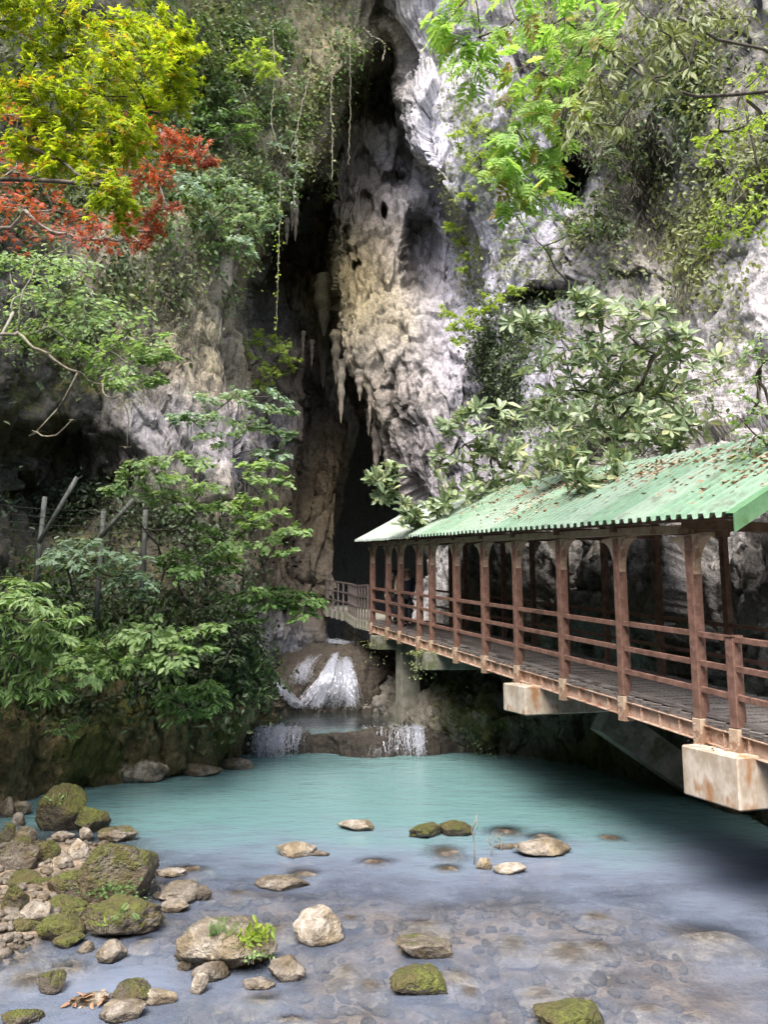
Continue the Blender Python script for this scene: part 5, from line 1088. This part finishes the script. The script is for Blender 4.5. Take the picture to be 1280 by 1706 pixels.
# dead twigs standing in the pool
for lab, px, py, hh, sd in [('tall forked dead twig standing in the pool', 790, 1440, .62, 1), ('short dead twig right of the tall forked one', 818, 1427, .30, 2), ('curved dead twig by the flat tan stone', 834, 1418, .26, 3)]:
    r = np.random.default_rng(sd); b = on_z(px, py, 0); root = MB()
    p = [np.array([0, 0, -.1]), np.array([.02, 0, hh*.4]), np.array([-.02, .02, hh*.75]), np.array([.05, .02, hh])]; root.tube(p, [.012, .010, .008, .004], 5)
    for k_ in range(3):
        a = p[1]+(p[2]-p[1])*r.random(); root.tube([a, a+np.array([r.normal()*.08, 0, hh*.2]), a+np.array([r.normal()*.16, 0, hh*.36])], [.007, .005, .003], 4)
    tag(root.build('dead_twig', MB_['pale'], None, tuple(b), smooth=True), lab, 'twig', 'dead twigs standing in the pool')
# fallen leaves on the roof, on the ledge and on the deck edge
def fallen(name, label, pts, size, seed, mat='dry', tilt=.35, nr=(0, 0, 1)):
    r = np.random.default_rng(seed); n = len(pts); nor = nrm(np.array(nr)+r.normal(size=(n, 3))*tilt); hd = r.normal(size=(n, 3))*np.array([1, 1, .2])
    tag(link(name, leaf_mesh(name, 'ovate', np.array(pts), frames(hd, nor), size*r.uniform(.5, 1.3, n), r), ML[mat]), label, 'leaves', None, 'stuff')
r = np.random.default_rng(4); pts = []
def roofw(x, r_, h): q = roof_pt(x, r_, h); return WO+AL*q[0]+FR*q[1]+np.array([0, 0, q[2]])
while len(pts) < 4200:
    x, q = r.uniform(-1.1, 9.2), r.uniform(.1, 2.4)
    d = 1.2*np.exp(-((q-2.0+.05*x)/.34)**2)*(1.0 if 1.2 < x < 6.5 else .35)+.22*smooth(q, .2, 1.6)+.9*np.exp(-((x+.2)/.6)**2-((q-1.5)/.5)**2)*1.0+.5*np.exp(-((x-5.2)/1.0)**2-((q-.8)/.5)**2)
    if r.random() < d*np.clip(.6+1.6*perlin(np.array([x*1.7, q*2.2, 3.0])), 0, 1): pts.append(roofw(x, q, .055+r.uniform(0, .03)))
fallen('fallen_leaves', 'brown fallen leaves scattered over the green roof', pts, .09, 1, nr=(-.3, -.2, .9))
fallen('fallen_leaves', 'dry leaves lying on the concrete beam ends', [wworld(x, y, -.30+.01) for x, y in zip(r.choice([-.7, -.5, -.2, 4.2, 4.6, 4.4], 60)+r.normal(size=60)*.1, r.uniform(.05, .28, 60))], .05, 2)
lt = TOPS['litter']; fallen('fallen_leaves', 'yellow and pink leaves littered on the low ledge', [top_of('litter', x, y)+np.array([0, 0, .015]) for x, y in zip(r.uniform(110, 180, 34), r.uniform(1660, 1685, 34))], .08, 3, 'dry')
# rockfall fence on the left bank
fbase = at(150, 1000, 16.6); fe = thing('rockfall_fence', 'grey pole fence with sagging wires on the shaded left bank', 'fence', tuple(fbase))
MP = m_plain('weathered_pole', (.06, .065, .055), (.13, .14, .125), 12, .8, .3, .02, (1, 1, .3))
def pole(a, b, r0, nm='post'): MB().tube([a-fbase, (a+b)/2-fbase, b-fbase], r0, 8).build(nm, MP, fe, smooth=True)
for (x0, y0, x1, y1) in [(74, 828, 55, 1010), (172, 850, 160, 1030), (242, 850, 236, 1000), (-30, 800, -40, 1010)]: pole(at(x0, y0, 16.5), at(x1, y1, 16.3), .055)
for (x0, y0, x1, y1) in [(222, 832, 166, 896), (128, 795, 64, 905)]: pole(at(x0, y0, 16.3), at(x1, y1, 16.1), .05, 'brace')
for i in range(12):
    y_ = 840+i*13; P = [at(x, y_+10*math.sin((x+40)/300*3.1)+(x-100)*.03, 16.4)-fbase for x in range(-40, 261, 30)]
    MB().tube(P, .007, 4).build('wire', MT['iron'], fe)
# rockfall net on the right cliff
nb = hit(1200, 660, 'cliff_right')[0]; ne = thing('rockfall_net', 'fine wire net draped on the bare rock right of the glossy shrub', 'net', tuple(nb))
GR = {}
for i, x in enumerate(range(1140, 1291, 10)):
    for j, y_ in enumerate(range(590, 751, 10)):
        p, n_ = hit(x, y_, 'cliff_right'); GR[i, j] = p+np.array([-.05, -.12, 0])-nb
for lines in ([[GR[i, j] for j in range(17)] for i in range(16)], [[GR[i, j] for i in range(16)] for j in range(17)]):
    for P in lines: MB().tube(P, .006, 3).build('wire', MB_['pale'], ne)

# ================================================================== people on the walkway
def person(label, foot, face, jacket, trousers, hair, skin, h=1.62, cap=None, mask=False, arm=(0, 0), stride=.10):
    k = h/1.7; root = thing('person', label, 'person', tuple(foot), 'visitors on the walkway', (0, 0, face))
    mk = lambda nm, c, ro=.8: m_plain(nm, tuple(.8*q for q in c), c, 8, ro, .1, .01)
    ms, mj, mt, mh = mk('skin', skin, .5), mk('jacket_cloth', jacket), mk('trouser_cloth', trousers), mk('hair', hair)
    def skinned(nm, V, E, mat, root_i=0):
        bm = bmesh.new(); lay = bm.verts.layers.skin.verify(); vs = []
        for i, (x, y, z, a, b) in enumerate(V):
            v = bm.verts.new((x*k, y*k, z*k)); v[lay].radius = (a*k, b*k); v[lay].use_root = i == root_i; vs.append(v)
        for a, b in E: bm.edges.new((vs[a], vs[b]))
        me = bpy.data.meshes.new(nm); bm.to_mesh(me); bm.free(); o = link(nm, me, mat, root)
        m = o.modifiers.new('skin', 'SKIN'); m.use_smooth_shade = True; s = o.modifiers.new('sub', 'SUBSURF'); s.levels = 1; s.render_levels = 2; return o
    s = stride
    B = [(0, 0, .95, .13, .10), (0, 0, 1.15, .125, .09), (0, 0, 1.36, .15, .095), (0, 0, 1.46, .06, .055), (0, -.015, 1.53, .055, .06), (0, -.02, 1.61, .078, .095), (0, -.01, 1.69, .055, .065),
         (.18, 0, 1.40, .055, .055), (.22, -.02+arm[0]*.1, 1.14, .042, .042), (.21, -.10-arm[0]*.2, .92+arm[0]*.25, .032, .032), (.21, -.13-arm[0]*.24, .84+arm[0]*.28, .03, .04),
         (-.18, 0, 1.40, .055, .055), (-.22, -.02+arm[1]*.1, 1.14, .042, .042), (-.21, -.10-arm[1]*.2, .92+arm[1]*.25, .032, .032), (-.21, -.13-arm[1]*.24, .84+arm[1]*.28, .03, .04),
         (.09, 0, .88, .085, .085), (.10, -s*.5, .48, .058, .06), (.10, -s*.6+.03, .08, .042, .045), (.10, -s*.6-.12, .035, .04, .03), (-.09, 0, .88, .085, .085), (-.10, s*.4, .48, .058, .06), (-.10, s+.03, .08, .042, .045), (-.10, s-.12, .035, .04, .03)]
    skinned('body', B, [(0, 1), (1, 2), (2, 3), (3, 4), (4, 5), (5, 6), (2, 7), (7, 8), (8, 9), (9, 10), (2, 11), (11, 12), (12, 13), (13, 14), (0, 15), (15, 16), (16, 17), (17, 18), (0, 19), (19, 20), (20, 21), (21, 22)], ms)
    g = 1.22
    J = [(0, 0, .86, .17, .125)]+[(x, y, z, a*g+.01, b*g+.02) for x, y, z, a, b in (B[1], B[2])]+[(0, 0, 1.44, .085, .075)]+[(x, y, z, a*1.3, b*1.3) for x, y, z, a, b in (B[7], B[8], B[9], B[11], B[12], B[13])]
    skinned('jacket', J, [(0, 1), (1, 2), (2, 3), (2, 4), (4, 5), (5, 6), (2, 7), (7, 8), (8, 9)], mj)
    Tt = [(0, 0, .93, .145, .115)]+[(x, y, z, a*1.22, b*1.22) for x, y, z, a, b in (B[15], B[16], B[17], B[19], B[20], B[21])]
    skinned('trousers', Tt, [(0, 1), (1, 2), (2, 3), (0, 4), (4, 5), (5, 6)], mt)
    def blob(nm, c, rad, mat, cut=None, par=root):
        V, Fc = ICO[3]; P = V*np.array(rad)+np.array(c); 
        if cut: P[:, 2] = np.maximum(P[:, 2], cut)
        return link(nm, fast_mesh(nm, P*k, Fc, True), mat, par)
    if cap: 
        c_ = blob('cap', (0, -.015, 1.68), (.098, .115, .085), mk('cap_cloth', cap), 1.665); blob('brim', (0, -.13, 1.672), (.075, .07, .012), c_.data.materials[0])
    hr = blob('hair', (0, .02, 1.665), (.092, .105, .10), mh)
    for sx in (-1, 1): blob('eye', (sx*.034, -.105, 1.635), (.013, .010, .008), mk('eye', (.02, .02, .02), .3)); blob('ear', (sx*.088, 0, 1.62), (.014, .022, .032), ms); blob('shoe', (sx*.10, (-s*.6 if sx > 0 else s)-.05, .045), (.052, .13, .048), mk('shoe', (.03, .03, .03)))
    blob('nose', (0, -.118, 1.605), (.014, .020, .022), ms); blob('mouth', (0, -.108, 1.565), (.026, .010, .007), mk('lips', (.30, .12, .10)))
    if mask: blob('face_mask', (0, -.085, 1.575), (.062, .042, .045), mk('mask', (.75, .75, .76)))
    for sx, ar in ((1, arm[0]), (-1, arm[1])):        # hands: five short finger chains each
        hx, hy, hz = sx*.21, -.13-ar*.24, .84+ar*.28
        V = [(hx, hy, hz+.03, .025, .032), (hx, hy-.005, hz-.03, .022, .036)]; E = [(0, 1)]
        for q, (dy, l) in enumerate(((-.03, .05), (-.01, .062), (.01, .058), (.03, .045))):
            V += [(hx-sx*.004, hy+dy, hz-.03-l*.5, .009, .009), (hx-sx*.016, hy+dy, hz-.03-l, .008, .008)]; E += [(1, 2+2*q), (2+2*q, 3+2*q)]
        V += [(hx-sx*.02, hy-.04, hz, .010, .010), (hx-sx*.026, hy-.05, hz-.03, .009, .009)]; E += [(0, 10), (10, 11)]
        skinned('hand', V, E, ms)
    return root
def on_deck(px, L, y): return None
def deckp(px, r_):                                   # point on the deck seen at column px, r_ metres behind the front posts
    best = min(np.linspace(8, 14.6, 400), key=lambda x: abs(proj(wworld(x, -r_, .8))[0]-px)); return wworld(best, -r_, 0.005)
person('person in dark jacket, dark trousers and pale cap standing on the walkway', deckp(679, .6), R_(-20), (.018, .02, .03), (.016, .018, .026), (.02, .016, .013), (.42, .27, .19), 1.62, cap=(.52, .42, .30), arm=(.2, 0))
person('person in cream jacket half hidden behind a post', deckp(660.5, .55), R_(120), (.62, .50, .34), (.02, .022, .035), (.02, .016, .013), (.42, .27, .19), 1.55)
person('person with white face mask and dark clothes behind the cream jacket', deckp(653, .42), R_(0), (.02, .018, .022), (.03, .03, .04), (.015, .012, .01), (.42, .27, .19), 1.56, mask=True)
